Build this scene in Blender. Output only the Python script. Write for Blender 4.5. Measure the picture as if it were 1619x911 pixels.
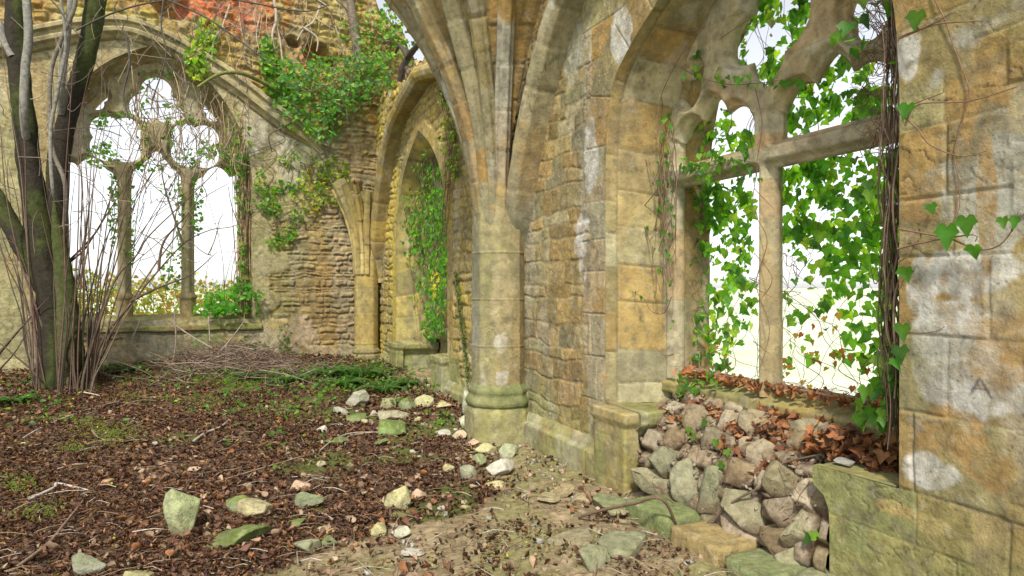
import bpy, math, random
import numpy as np
from math import radians, pi, sin, cos
random.seed(7); RNG = np.random.default_rng(11)
SC = bpy.context.scene
for o in list(bpy.data.objects): bpy.data.objects.remove(o)

# ---------------------------------------------------------------- camera, sky, sun, exposure
EYE = 1.5; FPX = 1000.0; CX = 809.5; CY = 455.5
cam = bpy.data.cameras.new('camera'); camo = bpy.data.objects.new('camera', cam)
SC.collection.objects.link(camo); SC.camera = camo
cam.sensor_width = 36; cam.lens = 36*FPX/1619; cam.clip_end = 6000; cam.clip_start = .05
camo.location = (0, 0, EYE); camo.rotation_euler = (radians(90), 0, 0)
W = bpy.data.worlds.new('World'); SC.world = W; W.use_nodes = True
nt = W.node_tree; nt.nodes.clear()
sky = nt.nodes.new('ShaderNodeTexSky'); sky.sky_type = 'NISHITA'; sky.sun_disc = False
SUN_EL, SUN_AZ = 48, 188            # azimuth, clockwise from +Y
sky.sun_elevation = radians(SUN_EL); sky.sun_rotation = radians(SUN_AZ)
sky.dust_density = 1.0; sky.air_density = 1.0; sky.ozone_density = 1.0
hs = nt.nodes.new('ShaderNodeHueSaturation'); hs.inputs['Saturation'].default_value = .22
bg = nt.nodes.new('ShaderNodeBackground'); bg.inputs[1].default_value = .15
wo = nt.nodes.new('ShaderNodeOutputWorld')
nt.links.new(sky.outputs[0], hs.inputs['Color']); nt.links.new(hs.outputs[0], bg.inputs[0]); nt.links.new(bg.outputs[0], wo.inputs[0])
sl = bpy.data.lights.new('sun', 'SUN'); sl.energy = 3.4; sl.angle = radians(6); sl.color = (1, .93, .8)
so = bpy.data.objects.new('sun', sl); SC.collection.objects.link(so)
az, el = radians(SUN_AZ), radians(SUN_EL)
from mathutils import Vector
so.rotation_euler = Vector((sin(az)*cos(el), cos(az)*cos(el), sin(el))).to_track_quat('Z', 'Y').to_euler()
SC.view_settings.view_transform = 'Standard'; SC.view_settings.look = 'None'
SC.view_settings.exposure = 0.66; SC.view_settings.gamma = 1; SC.view_settings.use_curve_mapping = False

# ---------------------------------------------------------------- helpers: noise
def _h(ix, iy, iz, seed):
    n = (ix*374761393 + iy*668265263 + iz*2147483647*0 + iz*1274126177 + seed*974711) & 0xffffffff
    n = ((n ^ (n >> 13))*1274126177) & 0xffffffff
    n = ((n ^ (n >> 16))*2246822519) & 0xffffffff
    return ((n ^ (n >> 15)) & 0xffffff)/float(0xffffff)
def hsh(i, j, seed): return _h(np.asarray(i, np.int64), np.asarray(j, np.int64), np.int64(0), seed)
_T = np.random.default_rng(5).random(64**3).astype(np.float32)*2-1
def noise(p, s=1.0, seed=0):
    q = (p*s+np.array([seed*7.31 % 61, seed*3.77 % 59, seed*5.13 % 53])).astype(np.float32); f = np.floor(q); i = f.astype(np.int32) & 63; t = q-f; t = t*t*(3-2*t)
    j = (i+1) & 63; a, b, c = t[..., 0], t[..., 1], t[..., 2]
    x0 = i[..., 0]*4096; x1 = j[..., 0]*4096; y0 = i[..., 1]*64; y1 = j[..., 1]*64; z0 = i[..., 2]; z1 = j[..., 2]
    e = _T[x0+y0+z0]; e = e+(_T[x1+y0+z0]-e)*a; g = _T[x0+y1+z0]; g = g+(_T[x1+y1+z0]-g)*a; e = e+(g-e)*b
    h = _T[x0+y0+z1]; h = h+(_T[x1+y0+z1]-h)*a; g = _T[x0+y1+z1]; g = g+(_T[x1+y1+z1]-g)*a; h = h+(g-h)*b
    return e+(h-e)*c
def fbm(p, s=1.0, seed=0, o=4):
    r = 0; a = 1; t = 0
    for k in range(o):
        r = r + a*noise(p, s*2.03**k, seed+17*k); t += a; a *= .5
    return r/t
def ss(x, a, b):
    t = np.clip((x-a)/(b-a), 0, 1); return t*t*(3-2*t)
def mix(a, b, t): return a+(b-a)*t
def A3(a, b, c=None):
    if c is None: c = np.zeros_like(a)
    return np.stack([a, b, c], -1)

# ---------------------------------------------------------------- helpers: objects
COL = SC.collection
def thing(name, label, cat, loc=(0, 0, 0), group=None):
    o = bpy.data.objects.new(name, None); COL.objects.link(o); o.location = loc
    o.empty_display_size = .1; o['label'] = label; o['category'] = cat
    if group: o['group'] = group
    return o
def meshobj(name, V, F, mat, parent=None, cols=None, smooth=True, faces_n=None):
    """V (n,3) world coordinates; F int array (m,k) or list of such arrays"""
    Fs = F if isinstance(F, list) else [F]
    Fs = [np.asarray(f, np.int32) for f in Fs if len(f)]
    V = np.asarray(V, float)
    if parent is not None:
        off = np.array(OFF.get(parent.name, tuple(parent.location)))
        V = V-off
    me = bpy.data.meshes.new(name)
    me.vertices.add(len(V)); me.vertices.foreach_set('co', V.astype(np.float32).ravel())
    tot = sum(f.size for f in Fs); nf = sum(len(f) for f in Fs)
    me.loops.add(tot); me.loops.foreach_set('vertex_index', np.concatenate([f.ravel() for f in Fs]))
    me.polygons.add(nf)
    cnt = np.concatenate([np.full(len(f), f.shape[1], np.int32) for f in Fs])
    st = np.concatenate([[0], np.cumsum(cnt)[:-1]]).astype(np.int32)
    me.polygons.foreach_set('loop_start', st)
    if smooth: me.polygons.foreach_set('use_smooth', np.ones(nf, bool))
    if cols is not None:
        ca = me.color_attributes.new('Col', 'FLOAT_COLOR', 'POINT')
        c4 = np.ones((len(V), 4), np.float32); c4[:, :3] = np.clip(cols, 0, 1); ca.data.foreach_set('color', c4.ravel())
    me.update(calc_edges=True); me.validate()
    me.materials.append(mat)
    o = bpy.data.objects.new(name, me); COL.objects.link(o)
    if parent is not None:
        o.parent = parent; OFF[o.name] = tuple(off)
    return o
OFF = {}
def tag(o, label=None, cat=None, group=None, kind=None):
    if label: o['label'] = label
    if cat: o['category'] = cat
    if group: o['group'] = group
    if kind: o['kind'] = kind
    return o

def make_mat(name, rough=.9, bump=.35, bs=45, var=.35, vs=14, trans=0, spec=.25, fine=160, stain=0, seed=0):
    m = bpy.data.materials.new(name); m.use_nodes = True; n = m.node_tree; n.nodes.clear(); L = n.links
    out = n.nodes.new('ShaderNodeOutputMaterial'); pr = n.nodes.new('ShaderNodeBsdfPrincipled')
    at = n.nodes.new('ShaderNodeAttribute'); at.attribute_name = 'Col'
    geo = n.nodes.new('ShaderNodeNewGeometry')
    n1 = n.nodes.new('ShaderNodeTexNoise'); n1.inputs['Scale'].default_value = vs; n1.inputs['Detail'].default_value = 9; n1.inputs['Roughness'].default_value = .68
    L.new(geo.outputs['Position'], n1.inputs['Vector'])
    mr = n.nodes.new('ShaderNodeMapRange'); mr.inputs['From Min'].default_value = .28; mr.inputs['From Max'].default_value = .72
    mr.inputs['To Min'].default_value = 1-var; mr.inputs['To Max'].default_value = 1+var
    L.new(n1.outputs['Fac'], mr.inputs['Value'])
    mu = n.nodes.new('ShaderNodeVectorMath'); mu.operation = 'SCALE'
    L.new(at.outputs['Color'], mu.inputs[0]); L.new(mr.outputs[0], mu.inputs['Scale'])
    last = mu.outputs[0]
    if stain:
        n3 = n.nodes.new('ShaderNodeTexNoise'); n3.inputs['Scale'].default_value = 55; n3.inputs['Detail'].default_value = 6
        L.new(geo.outputs['Position'], n3.inputs['Vector'])
        cr = n.nodes.new('ShaderNodeMapRange'); cr.inputs['From Min'].default_value = .60; cr.inputs['From Max'].default_value = .70; cr.inputs['To Max'].default_value = stain
        L.new(n3.outputs['Fac'], cr.inputs['Value'])
        mx = n.nodes.new('ShaderNodeMixRGB'); mx.inputs[2].default_value = (.10, .085, .05, 1)
        L.new(cr.outputs[0], mx.inputs[0]); L.new(last, mx.inputs[1]); last = mx.outputs[0]
        n4 = n.nodes.new('ShaderNodeTexNoise'); n4.inputs['Scale'].default_value = 17; n4.inputs['Detail'].default_value = 8
        L.new(geo.outputs['Position'], n4.inputs['Vector'])
        cr2 = n.nodes.new('ShaderNodeMapRange'); cr2.inputs['From Min'].default_value = .58; cr2.inputs['From Max'].default_value = .68; cr2.inputs['To Max'].default_value = stain*.4
        L.new(n4.outputs['Fac'], cr2.inputs['Value'])
        mx2 = n.nodes.new('ShaderNodeMixRGB'); mx2.inputs[2].default_value = (.52, .49, .42, 1)
        L.new(cr2.outputs[0], mx2.inputs[0]); L.new(last, mx2.inputs[1]); last = mx2.outputs[0]
    L.new(last, pr.inputs['Base Color'])
    pr.inputs['Roughness'].default_value = rough; pr.inputs['Specular IOR Level'].default_value = spec
    if bump:
        n2 = n.nodes.new('ShaderNodeTexNoise'); n2.inputs['Scale'].default_value = bs; n2.inputs['Detail'].default_value = 10; n2.inputs['Roughness'].default_value = .7
        L.new(geo.outputs['Position'], n2.inputs['Vector'])
        bp = n.nodes.new('ShaderNodeBump'); bp.inputs['Strength'].default_value = bump; bp.inputs['Distance'].default_value = .02
        L.new(n2.outputs['Fac'], bp.inputs['Height']); L.new(bp.outputs[0], pr.inputs['Normal'])
    if trans:
        tr = n.nodes.new('ShaderNodeBsdfTranslucent'); sc2 = n.nodes.new('ShaderNodeVectorMath'); sc2.operation = 'MULTIPLY'
        sc2.inputs[1].default_value = (3.3, 3.4, 1.2); L.new(last, sc2.inputs[0]); L.new(sc2.outputs[0], tr.inputs['Color'])
        ms = n.nodes.new('ShaderNodeMixShader'); ms.inputs[0].default_value = trans
        L.new(pr.outputs[0], ms.inputs[1]); L.new(tr.outputs[0], ms.inputs[2]); L.new(ms.outputs[0], out.inputs[0])
    else: L.new(pr.outputs[0], out.inputs[0])
    return m
M_STONE = make_mat('weathered_limestone', bump=.85, bs=34, var=.46, vs=13, stain=.5)
M_SMOOTH = make_mat('dressed_limestone', bump=.55, bs=32, var=.36, vs=10, stain=.4)
M_ROCK = make_mat('loose_stone', bump=.9, bs=42, var=.45, vs=20, stain=.6)
M_SOIL = make_mat('soil', bump=.9, bs=30, var=.55, vs=22, rough=1, spec=.1)
M_BARK = make_mat('bark', bump=.9, bs=34, var=.5, vs=18, rough=.95)
M_TWIG = make_mat('twig', bump=.2, bs=60, var=.4, vs=25)
M_IVY = make_mat('ivy_leaf', bump=0, var=.25, vs=20, trans=.58, rough=.42, spec=.4)
M_LITTER = make_mat('dead_leaf', bump=0, var=.3, vs=30, trans=.1, rough=.7)
M_FIELD = make_mat('pale_meadow', bump=0, var=.18, vs=.6, rough=1)

# ---------------------------------------------------------------- frames of the two walls
LL = math.hypot(.47, 1)
U = np.array([-.47, 1, 0])/LL; N = np.array([1, .47, 0])/LL; ZZ = np.array([0, 0, 1.])
CA = np.array([-.128, 6.4, 0])            # axis of the column between the bays
SW = CA+.2*N                              # origin of the side wall's face
BAYL = 6.25
BW = SW+BAYL*U                            # corner; origin of the back wall's face
BU = -N; BN = U
class Frame:
    def __init__(s, o, u, n): s.o, s.u, s.n = o, u, n
    def w(s, u, z, d=0.):
        u = np.asarray(u, float); z = np.asarray(z, float); d = np.asarray(d, float)+0*u
        return s.o+u[..., None]*s.u+d[..., None]*s.n+z[..., None]*ZZ
    def pxv(s, x, y, d):
        o = s.o[None]+d[:, None]*s.n; k = (x-CX)/FPX
        u = (k*o[:, 1]-o[:, 0])/(s.u[0]-k*s.u[1]); Y = o[:, 1]+u*s.u[1]
        return u, EYE-(y-CY)/FPX*Y
    def px(s, x, y, d=0.):
        o = s.o+d*s.n; k = (x-CX)/FPX
        u = (k*o[1]-o[0])/(s.u[0]-k*s.u[1]); Y = o[1]+u*s.u[1]
        return float(u), float(EYE-(y-CY)/FPX*Y)
    def P(s, x, y, d=0.):
        u, z = s.px(x, y, d); return s.w(u, z, d)
S = Frame(SW, U, N); B = Frame(BW, BU, BN)
def ray(x, y, Y): return np.array([(x-CX)/FPX*Y, Y, EYE-(y-CY)/FPX*Y])

# ---------------------------------------------------------------- masonry
# sRGB-ish thinking, linear values
OCH = [(.36, .25, .12), (.34, .25, .13), (.32, .26, .15), (.36, .29, .18), (.30, .25, .16), (.37, .245, .11), (.31, .28, .18)]
GREY = [(.32, .28, .19), (.34, .29, .18), (.30, .27, .19), (.35, .31, .23), (.32, .26, .15), (.36, .27, .14), (.29, .27, .18)]
YEL = [(.42, .32, .12), (.44, .35, .16), (.36, .30, .15), (.47, .37, .13), (.38, .30, .16), (.33, .26, .13)]
BROWN = [(.34, .25, .14), (.31, .24, .13), (.38, .29, .15), (.28, .23, .13), (.33, .23, .13), (.40, .31, .16)]
RED = [(.46, .15, .055), (.42, .17, .07), (.50, .21, .08), (.38, .13, .06), (.45, .27, .10)]
def pal_pick(pal, r): return np.array(pal)[np.clip((r*len(pal)).astype(int), 0, len(pal)-1)]
def layout(a, b, rh, cw, warp, seed):
    q = A3(a, b); a2 = a+warp*fbm(q, 4.0, seed+1, 3); b2 = b+warp*.8*fbm(q, 3.2, seed+2, 3)
    rs = np.random.default_rng(seed); lo, hi = b2.min()-.5, b2.max()+.5
    e = [lo]
    while e[-1] < hi: e.append(e[-1]+rs.uniform(*rh))
    e = np.array(e); r = np.clip(np.searchsorted(e, b2)-1, 0, len(e)-2)
    dv = np.minimum(b2-e[r], e[r+1]-b2)
    alo, ahi = a2.min()-1.5, a2.max()+1.5
    c = np.zeros_like(r); dh = np.zeros_like(a2)
    for k in np.unique(r):
        m = r == k; n = int((ahi-alo)/cw[0])+3
        g = alo+rs.uniform(0, cw[0])+np.cumsum(rs.uniform(cw[0], cw[1], n))
        g = np.concatenate([[alo-1], g]); am = a2[m]
        i = np.clip(np.searchsorted(g, am)-1, 0, len(g)-2); c[m] = i
        dh[m] = np.minimum(am-g[i], g[i+1]-am)
    return r, c, np.minimum(dv, dh)
def masonry(P, a, b, rh=(.2, .3), cw=(.35, .65), joint=.012, depth=.012, off=.006, rough=.006, warp=.02,
            pal=OCH, seed=1, mortar=(.27, .22, .13), rs=9.0, tint=.14):
    r, c, d = layout(a, b, rh, cw, warp, seed)
    h1 = hsh(r, c, seed+3); h2 = hsh(r, c, seed+4); h3 = hsh(r, c, seed+5)
    e = ss(d, joint*.25, joint*1.4)
    nz = fbm(P, rs, seed+6, 4)
    H = -depth*(1-e)+(h1-.5)*2*off*e+nz*rough*(.4+.6*e)
    col = pal_pick(pal, h2)*(1+(h3[..., None]-.5)*2*tint)
    col = col*(1+.26*fbm(P, 6, seed+8, 4)[..., None])
    ck = np.abs(fbm(P*np.array([1, 1, 1.6]), 3.1, seed+9, 5)); ck = (1-ss(ck, .002, .016))*ss(fbm(P, 1.9, seed+10, 3), .0, .2)   # hairline cracks
    H0 = -.005*ck; col = col*(1-.55*ck[..., None])
    col = mix(col, np.array(mortar)*(1+.2*nz[..., None]), (1-ss(d, joint*.2, joint*.9))[..., None]*.75)
    return H+H0, col*np.array([.80, .77, .585])
def stains(P, col, green=.5, white=.5, dark=.3, ochre=.3, seed=5, base=0.0):
    z = P[..., 2]
    v = P*np.array([1, 1, .45])
    g = ss(fbm(v, 1.1, seed, 4), .05, .35)*green
    g = np.maximum(g, base*ss(-z+.25*fbm(v, 2, seed+9, 3), -.75, -.1))
    col = mix(col, np.array([.215, .225, .085])*(1+.3*fbm(P, 9, seed+30, 3)[..., None]), g[..., None]*.85)
    w = ss(fbm(v*np.array([1, 1, .5])+3.1, 2.6, seed+1, 6), .13, .24)*white
    col = mix(col, np.array([.44, .425, .37]), w[..., None]*.9)
    o = ss(fbm(v+9.3, 2.0, seed+2, 6), .15, .27)*ochre
    col = mix(col, np.array([.31, .185, .06]), o[..., None])
    v2 = P*np.array([1, 1, .22])
    k = ss(fbm(v2+5.7, 4.2, seed+3, 6), .08, .4)*dark
    col = mix(col, np.array([.13, .12, .085]), k[..., None])
    f = ss(fbm(P, 16, seed+4, 4), .12, .34)*.45
    col = mix(col, np.array([.15, .13, .085]), f[..., None])
    return col
def blobs(P, col, lst, seed=3):
    """soft-edged coloured patches (weathering, one shaded recess) at places on the stone: (centre, r_horizontal, r_vertical, colour, strength)"""
    wv = 1.15*fbm(P*np.array([1, 1, .6]), 3.2, seed, 6)+.5*fbm(P, 13, seed+1, 4)
    for c, rx, rz, cc, st in lst:
        q = P-c; d = np.sqrt((q[..., 0]**2+q[..., 1]**2)/rx**2+(q[..., 2]/rz)**2)
        t = (1-ss(d+wv, .72, .96))*st*.92*(.5+.5*ss(fbm(P, 17, seed+5, 4), -.25, .12))
        col = mix(col, np.array(cc), t[..., None])
    return col
def gridmesh(name, P, H, col, mat, parent, mask=None, Nn=None, closed=False, flip=False):
    n, m = P.shape[:2]
    if Nn is None:
        du = np.gradient(P, axis=0); dv = np.gradient(P, axis=1); Nn = np.cross(du, dv)
        Nn /= np.maximum(np.linalg.norm(Nn, axis=-1, keepdims=True), 1e-9)
        REF = np.array([-.6, 3.0, 1.7])
        flip = float((Nn*(REF-P)).sum(-1).mean()) < 0
        if flip: Nn = -Nn
    V = P+Nn*H[..., None]
    idx = np.arange(n*m).reshape(n, m)
    F = np.stack([idx[:-1, :-1], idx[1:, :-1], idx[1:, 1:], idx[:-1, 1:]], -1).reshape(-1, 4)
    if flip: F = F[:, ::-1]
    V = V.reshape(-1, 3); C = col.reshape(-1, 3)
    if mask is not None:
        F = F[mask.reshape(-1)]
        used = np.unique(F); mp = np.full(len(V), -1); mp[used] = np.arange(len(used)); F = mp[F]; V = V[used]; C = C[used]
    return meshobj(name, V, F, mat, parent, C)
def sweep_grid(path, A, Bv, prof, ns=1):
    """path (n,3), A,Bv (n,3) axes, prof (k,2) -> P(n,k,3), arc length s (n,k), profile length t"""
    prof = np.asarray(prof, float)
    P = path[:, None]+A[:, None]*prof[None, :, :1]+Bv[:, None]*prof[None, :, 1:]
    s = np.concatenate([[0], np.cumsum(np.linalg.norm(np.diff(path, axis=0), axis=1))])
    t = np.concatenate([[0], np.cumsum(np.linalg.norm(np.diff(prof, axis=0), axis=1))])
    return P, np.broadcast_to(s[:, None], P.shape[:2]).copy(), np.broadcast_to(t[None], P.shape[:2]).copy()
def resample(pts, step, smooth=True):
    pts = np.asarray(pts, float)
    if smooth and len(pts) > 2:
        q = []; n = len(pts)
        for i in range(n-1):
            p0 = pts[max(i-1, 0)]; p1 = pts[i]; p2 = pts[i+1]; p3 = pts[min(i+2, n-1)]
            for t in np.linspace(0, 1, 14, endpoint=False):
                q.append(.5*((2*p1)+(-p0+p2)*t+(2*p0-5*p1+4*p2-p3)*t*t+(-p0+3*p1-3*p2+p3)*t**3))
        q.append(pts[-1]); pts = np.array(q)
    s = np.concatenate([[0], np.cumsum(np.linalg.norm(np.diff(pts, axis=0), axis=1))])
    k = max(int(s[-1]/step)+1, 2); t = np.linspace(0, s[-1], k)
    return np.stack([np.interp(t, s, pts[:, j]) for j in range(pts.shape[1])], -1)
def subdiv(prof, step): return resample(prof, step, False) if len(prof) > 1 else prof
def dense(prof, step):
    out = [np.array(prof[0], float)]
    for a, b in zip(prof[:-1], prof[1:]):
        a = np.array(a, float); b = np.array(b, float); k = max(int(np.linalg.norm(b-a)/step), 1)
        for i in range(1, k+1): out.append(a+(b-a)*i/k)
    return np.array(out)
def poly_dist(a, b, poly):
    """distance and arc parameter from points (a,b) to an open polyline"""
    sh = a.shape; p = np.stack([a.ravel(), b.ravel()], -1); best = np.full(len(p), 1e9); arc = np.zeros(len(p)); near = np.zeros_like(p); s0 = 0
    for i in range(len(poly)-1):
        q0, q1 = poly[i], poly[i+1]; d = q1-q0; l = np.linalg.norm(d)
        if l < 1e-9: continue
        t = np.clip(((p-q0)@d)/(l*l), 0, 1); c = q0+t[:, None]*d; dd = np.linalg.norm(p-c, axis=1)
        m = dd < best; best[m] = dd[m]; arc[m] = s0+t[m]*l; near[m] = c[m]; s0 += l
    return best.reshape(sh), arc.reshape(sh), near.reshape(sh+(2,))
def inside(a, b, poly):
    r = np.zeros(a.shape, bool); n = len(poly)
    for i in range(n):
        x0, y0 = poly[i]; x1, y1 = poly[(i+1) % n]
        if y0 == y1: continue
        c = ((y0 > b) != (y1 > b)) & (a < (x1-x0)*(b-y0)/(y1-y0)+x0); r ^= c
    return r

# ---------------------------------------------------------------- tubes (stems, branches, trunks)
class Tubes:
    def __init__(s): s.V = []; s.F = []; s.C = []; s.n = 0
    def add(s, pts, rad, col, k=6, step=None, knob=0, seed=0, colfn=None, smooth=True):
        pts = np.asarray(pts, float); r0 = np.asarray(rad, float)
        if r0.ndim == 0: r0 = np.array([r0, r0*.6])
        q = resample(pts, step or max(.03, float(r0.max())*1.2), smooth)
        r = np.interp(np.linspace(0, 1, len(q)), np.linspace(0, 1, len(r0)), r0)
        T = np.gradient(q, axis=0); T /= np.maximum(np.linalg.norm(T, axis=1, keepdims=True), 1e-9)
        ref = np.array([.31, .17, .93]) if abs(T[:, 2]).mean() < .8 else np.array([.9, .3, .1])
        A = np.cross(T, ref); A /= np.maximum(np.linalg.norm(A, axis=1, keepdims=True), 1e-9); Bq = np.cross(T, A)
        th = np.linspace(0, 2*pi, k, endpoint=False)
        off = A[:, None]*np.cos(th)[None, :, None]+Bq[:, None]*np.sin(th)[None, :, None]
        P = q[:, None]+off*r[:, None, None]
        if knob:
            nz = fbm(P, 1/(float(r0.max())*1.3), seed, 4)+.4*fbm(P, 1/(float(r0.max())*.35), seed+2, 2); P = P+off*(nz*knob*r[:, None])[..., None]
        n = len(q); i = np.arange(n-1)[:, None]; j = np.arange(k)[None]
        F = np.stack(np.broadcast_arrays(i*k+j, i*k+(j+1) % k, (i+1)*k+(j+1) % k, (i+1)*k+j), -1).reshape(-1, 4)
        c = np.broadcast_to(np.array(col, float), P.shape).copy()
        if colfn is not None: c = colfn(P, off, c)
        s.V.append(P.reshape(-1, 3)); s.F.append(F+s.n); s.C.append(c.reshape(-1, 3)); s.n += n*k
        return s
    def build(s, name, mat, parent=None):
        return meshobj(name, np.concatenate(s.V), np.concatenate(s.F), mat, parent, np.concatenate(s.C))
# leaves: outlines in a unit leaf (x across, y from stalk to tip)
IVYO = np.array([(0, .04), (.16, -.13), (.38, -.10), (.46, .08), (.60, .26), (.36, .40), (.24, .62), (0, 1.0), (-.24, .62), (-.36, .40), (-.60, .26), (-.46, .08), (-.38, -.10), (-.16, -.13)])
HEARTO = np.array([(0, .04), (.22, -.10), (.45, .05), (.48, .32), (.30, .62), (0, 1.0), (-.30, .62), (-.48, .32), (-.45, .05), (-.22, -.10)])
SMALLO = np.array([(0, 0), (.3, .35), (.18, .75), (0, 1.0), (-.18, .75), (-.3, .35)])
def leaves(name, Pn, Nn, size, cols, mat, parent, outline=IVYO, aspect=1.0, droop=None, rng=RNG, cup=.12):
    n = len(Pn); Nn = Nn/np.maximum(np.linalg.norm(Nn, axis=1, keepdims=True), 1e-9)
    d = rng.normal(size=(n, 3))*.6
    if droop is not None: d = d*.5+np.array(droop)
    Y = d-Nn*(d*Nn).sum(1, keepdims=True); Y /= np.maximum(np.linalg.norm(Y, axis=1, keepdims=True), 1e-9)
    X = np.cross(Y, Nn); k = len(outline)
    o = np.concatenate([[(0, .38)], outline]); zc = np.concatenate([[-cup], cup*np.abs(outline[:, 0])*2+0*outline[:, 1]-.08*outline[:, 1]])
    size = np.asarray(size)[:, None, None]
    zj = zc[None, :, None]*rng.uniform(.2, 1.6, (n, 1, 1))
    V = Pn[:, None]+size*(X[:, None]*(o[None, :, :1]*aspect*rng.uniform(.72, 1.12, (n, 1, 1)))+Y[:, None]*(o[None, :, 1:]-.4)+Nn[:, None]*zj)
    j = np.arange(k); f = np.stack([np.zeros(k, int), 1+j, 1+(j+1) % k], -1)
    F = (np.arange(n)[:, None, None]*(k+1)+f[None]).reshape(-1, 3)
    C = np.repeat(np.asarray(cols)[:, None], k+1, 1).copy(); C[:, 0] *= 1.15
    return meshobj(name, V.reshape(-1, 3), F, mat, parent, C.reshape(-1, 3), smooth=False)
def leafcols(n, pal, var=.25, rng=RNG):
    p = np.array(pal)[rng.integers(0, len(pal), n)]; return np.clip(p*rng.uniform(1-var, 1+var, (n, 1)), 0, 1)
GREENS = [(.05, .14, .02), (.07, .18, .025), (.04, .11, .025), (.10, .22, .03), (.06, .15, .03), (.13, .25, .035)]
LIMES = [(.16, .26, .04), (.12, .22, .035), (.22, .30, .05), (.09, .18, .03), (.28, .30, .06)]
DEADS = [(.10, .052, .042), (.085, .042, .028), (.15, .075, .045), (.055, .03, .02), (.19, .11, .065), (.07, .045, .03)]
# ================================================================ ground height
def gz(x, y):
    x = np.asarray(x, float); y = np.asarray(y, float); p = A3(x, y)
    q = (x-SW[0])*N[0]+(y-SW[1])*N[1]                       # signed distance to the side wall (negative inside)
    z = .16*ss(y, 7.5, 11)+.12*ss(-x-.5, 0, 4)*ss(y, 4, 8)+.05*fbm(p, .9, 41, 3)*ss(-q, .1, .8)+.018*fbm(p, 6, 42, 3)
    z = z+.10*np.exp(-((x+.9)**2+(y-8.2)**2)/1.1)           # debris between the columns
    return z-.02
def gp(px_, py_):
    """point on the ground seen at a place in the view"""
    Y = 6.0
    return gpv(np.array([px_], float), np.array([py_], float))[0]
def gpv(x, y):
    Y = np.full(len(x), 6.0)
    for _ in range(16):
        z = gz((x-CX)/FPX*Y, Y); Y = .35*Y+.65*np.minimum((EYE-z)*FPX/np.maximum(y-CY, 20), 13)
    X = (x-CX)/FPX*Y; return A3(X, Y, gz(X, Y))

# ================================================================ ground sheet, field
def make_ground():
    xs = np.concatenate([np.arange(-13, -7, .08), np.arange(-7, 3.2, .028)]); ys = np.concatenate([np.arange(.3, 1.8, .1), np.arange(1.8, 9, .026), np.arange(9, 14.5, .05)])
    X, Y = np.meshgrid(xs, ys, indexing='ij'); P2 = A3(X, Y)
    q = (X-SW[0])*N[0]+(Y-SW[1])*N[1]
    Z = gz(X, Y)
    # soil roughness
    sand = ground_sand(X, Y)
    Z = Z+(1-sand)*(.020*fbm(P2, 11, 51, 4)+.012*np.abs(fbm(P2, 26, 52, 2)))+sand*(.012*fbm(P2, 9, 53, 4)+.006*fbm(P2, 30, 54, 2))
    soil = pal_pick([(.10, .062, .042), (.13, .08, .052), (.075, .046, .03), (.17, .11, .075)], .5+.5*noise(P2, 34, 55))
    soil = soil*(1+.5*fbm(P2, 14, 56, 3)[..., None])
    moss = ss(fbm(P2, 1.5, 57, 5), .04, .26)*(1-sand)*.8
    soil = mix(soil, np.array([.085, .115, .025])*(1+.4*fbm(P2, 18, 58, 3)[..., None]), moss[..., None])
    sc = pal_pick([(.26, .20, .115), (.22, .175, .105), (.29, .23, .14), (.20, .145, .085)], .5+.5*noise(P2, 22, 59))*(1+.35*fbm(P2, 5, 60, 4)[..., None])
    gm = ss(fbm(P2, 2.1, 61, 4), .1, .3)*.6
    sc = mix(sc, np.array([.19, .19, .075]), gm[..., None])
    col = mix(soil, sc, sand[..., None])
    V = A3(X, Y, Z); idx = np.arange(X.size).reshape(X.shape)
    F = np.stack([idx[:-1, :-1], idx[1:, :-1], idx[1:, 1:], idx[:-1, 1:]], -1).reshape(-1, 4)
    qc = q[:-1, :-1].ravel(); bq = ((X-BW[0])*BN[0]+(Y-BW[1])*BN[1])[:-1, :-1].ravel()
    F = F[(qc < .45) & (bq < .45)]
    o = meshobj('ground', V.reshape(-1, 3), F, M_SOIL, None, col.reshape(-1, 3)); tag(o, 'dark earth floor of the ruin with leaf mould and a sandy bare patch', kind='structure')
    # meadow outside, one sheet to the horizon
    r = np.concatenate([np.linspace(.5, 40, 60), np.geomspace(42, 4000, 40)]); th = np.linspace(0, 2*pi, 97)
    R, T = np.meshgrid(r, th, indexing='ij'); X, Y = R*np.cos(T), R*np.sin(T)+5
    P = A3(X, Y); Z = -.42+.10*fbm(P, .25, 70, 3)*ss(R, 3, 20)
    col = pal_pick([(.52, .58, .42), (.58, .62, .48), (.48, .56, .38)], .5+.5*noise(P, 1.5, 71))*(1+.15*fbm(P, .4, 72, 4)[..., None])
    idx = np.arange(X.size).reshape(X.shape)
    F = np.stack([idx[:-1, :-1], idx[1:, :-1], idx[1:, 1:], idx[:-1, 1:]], -1).reshape(-1, 4)
    o = meshobj('field', A3(X, Y, Z).reshape(-1, 3), F, M_FIELD, None, col.reshape(-1, 3)); tag(o, 'pale sunlit meadow outside the windows', kind='structure')
def ground_sand(X, Y):
    P2 = A3(X, Y); q = -((X-SW[0])*N[0]+(Y-SW[1])*N[1])     # distance from side wall
    t = (X-SW[0])*U[0]+(Y-SW[1])*U[1]                       # along the wall
    w = .5*fbm(P2, 1.6, 63, 5)+.12*fbm(P2, 9, 64, 3)
    lim = np.interp(t, [-6, -3.0, -2.3, -1.94, -1.78, -1, -.3, .1], [4.0, 3.2, 2.5, 1.75, 1.2, .65, .25, 0])
    return 1-ss(q+w, lim-.12, lim+.22)

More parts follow.
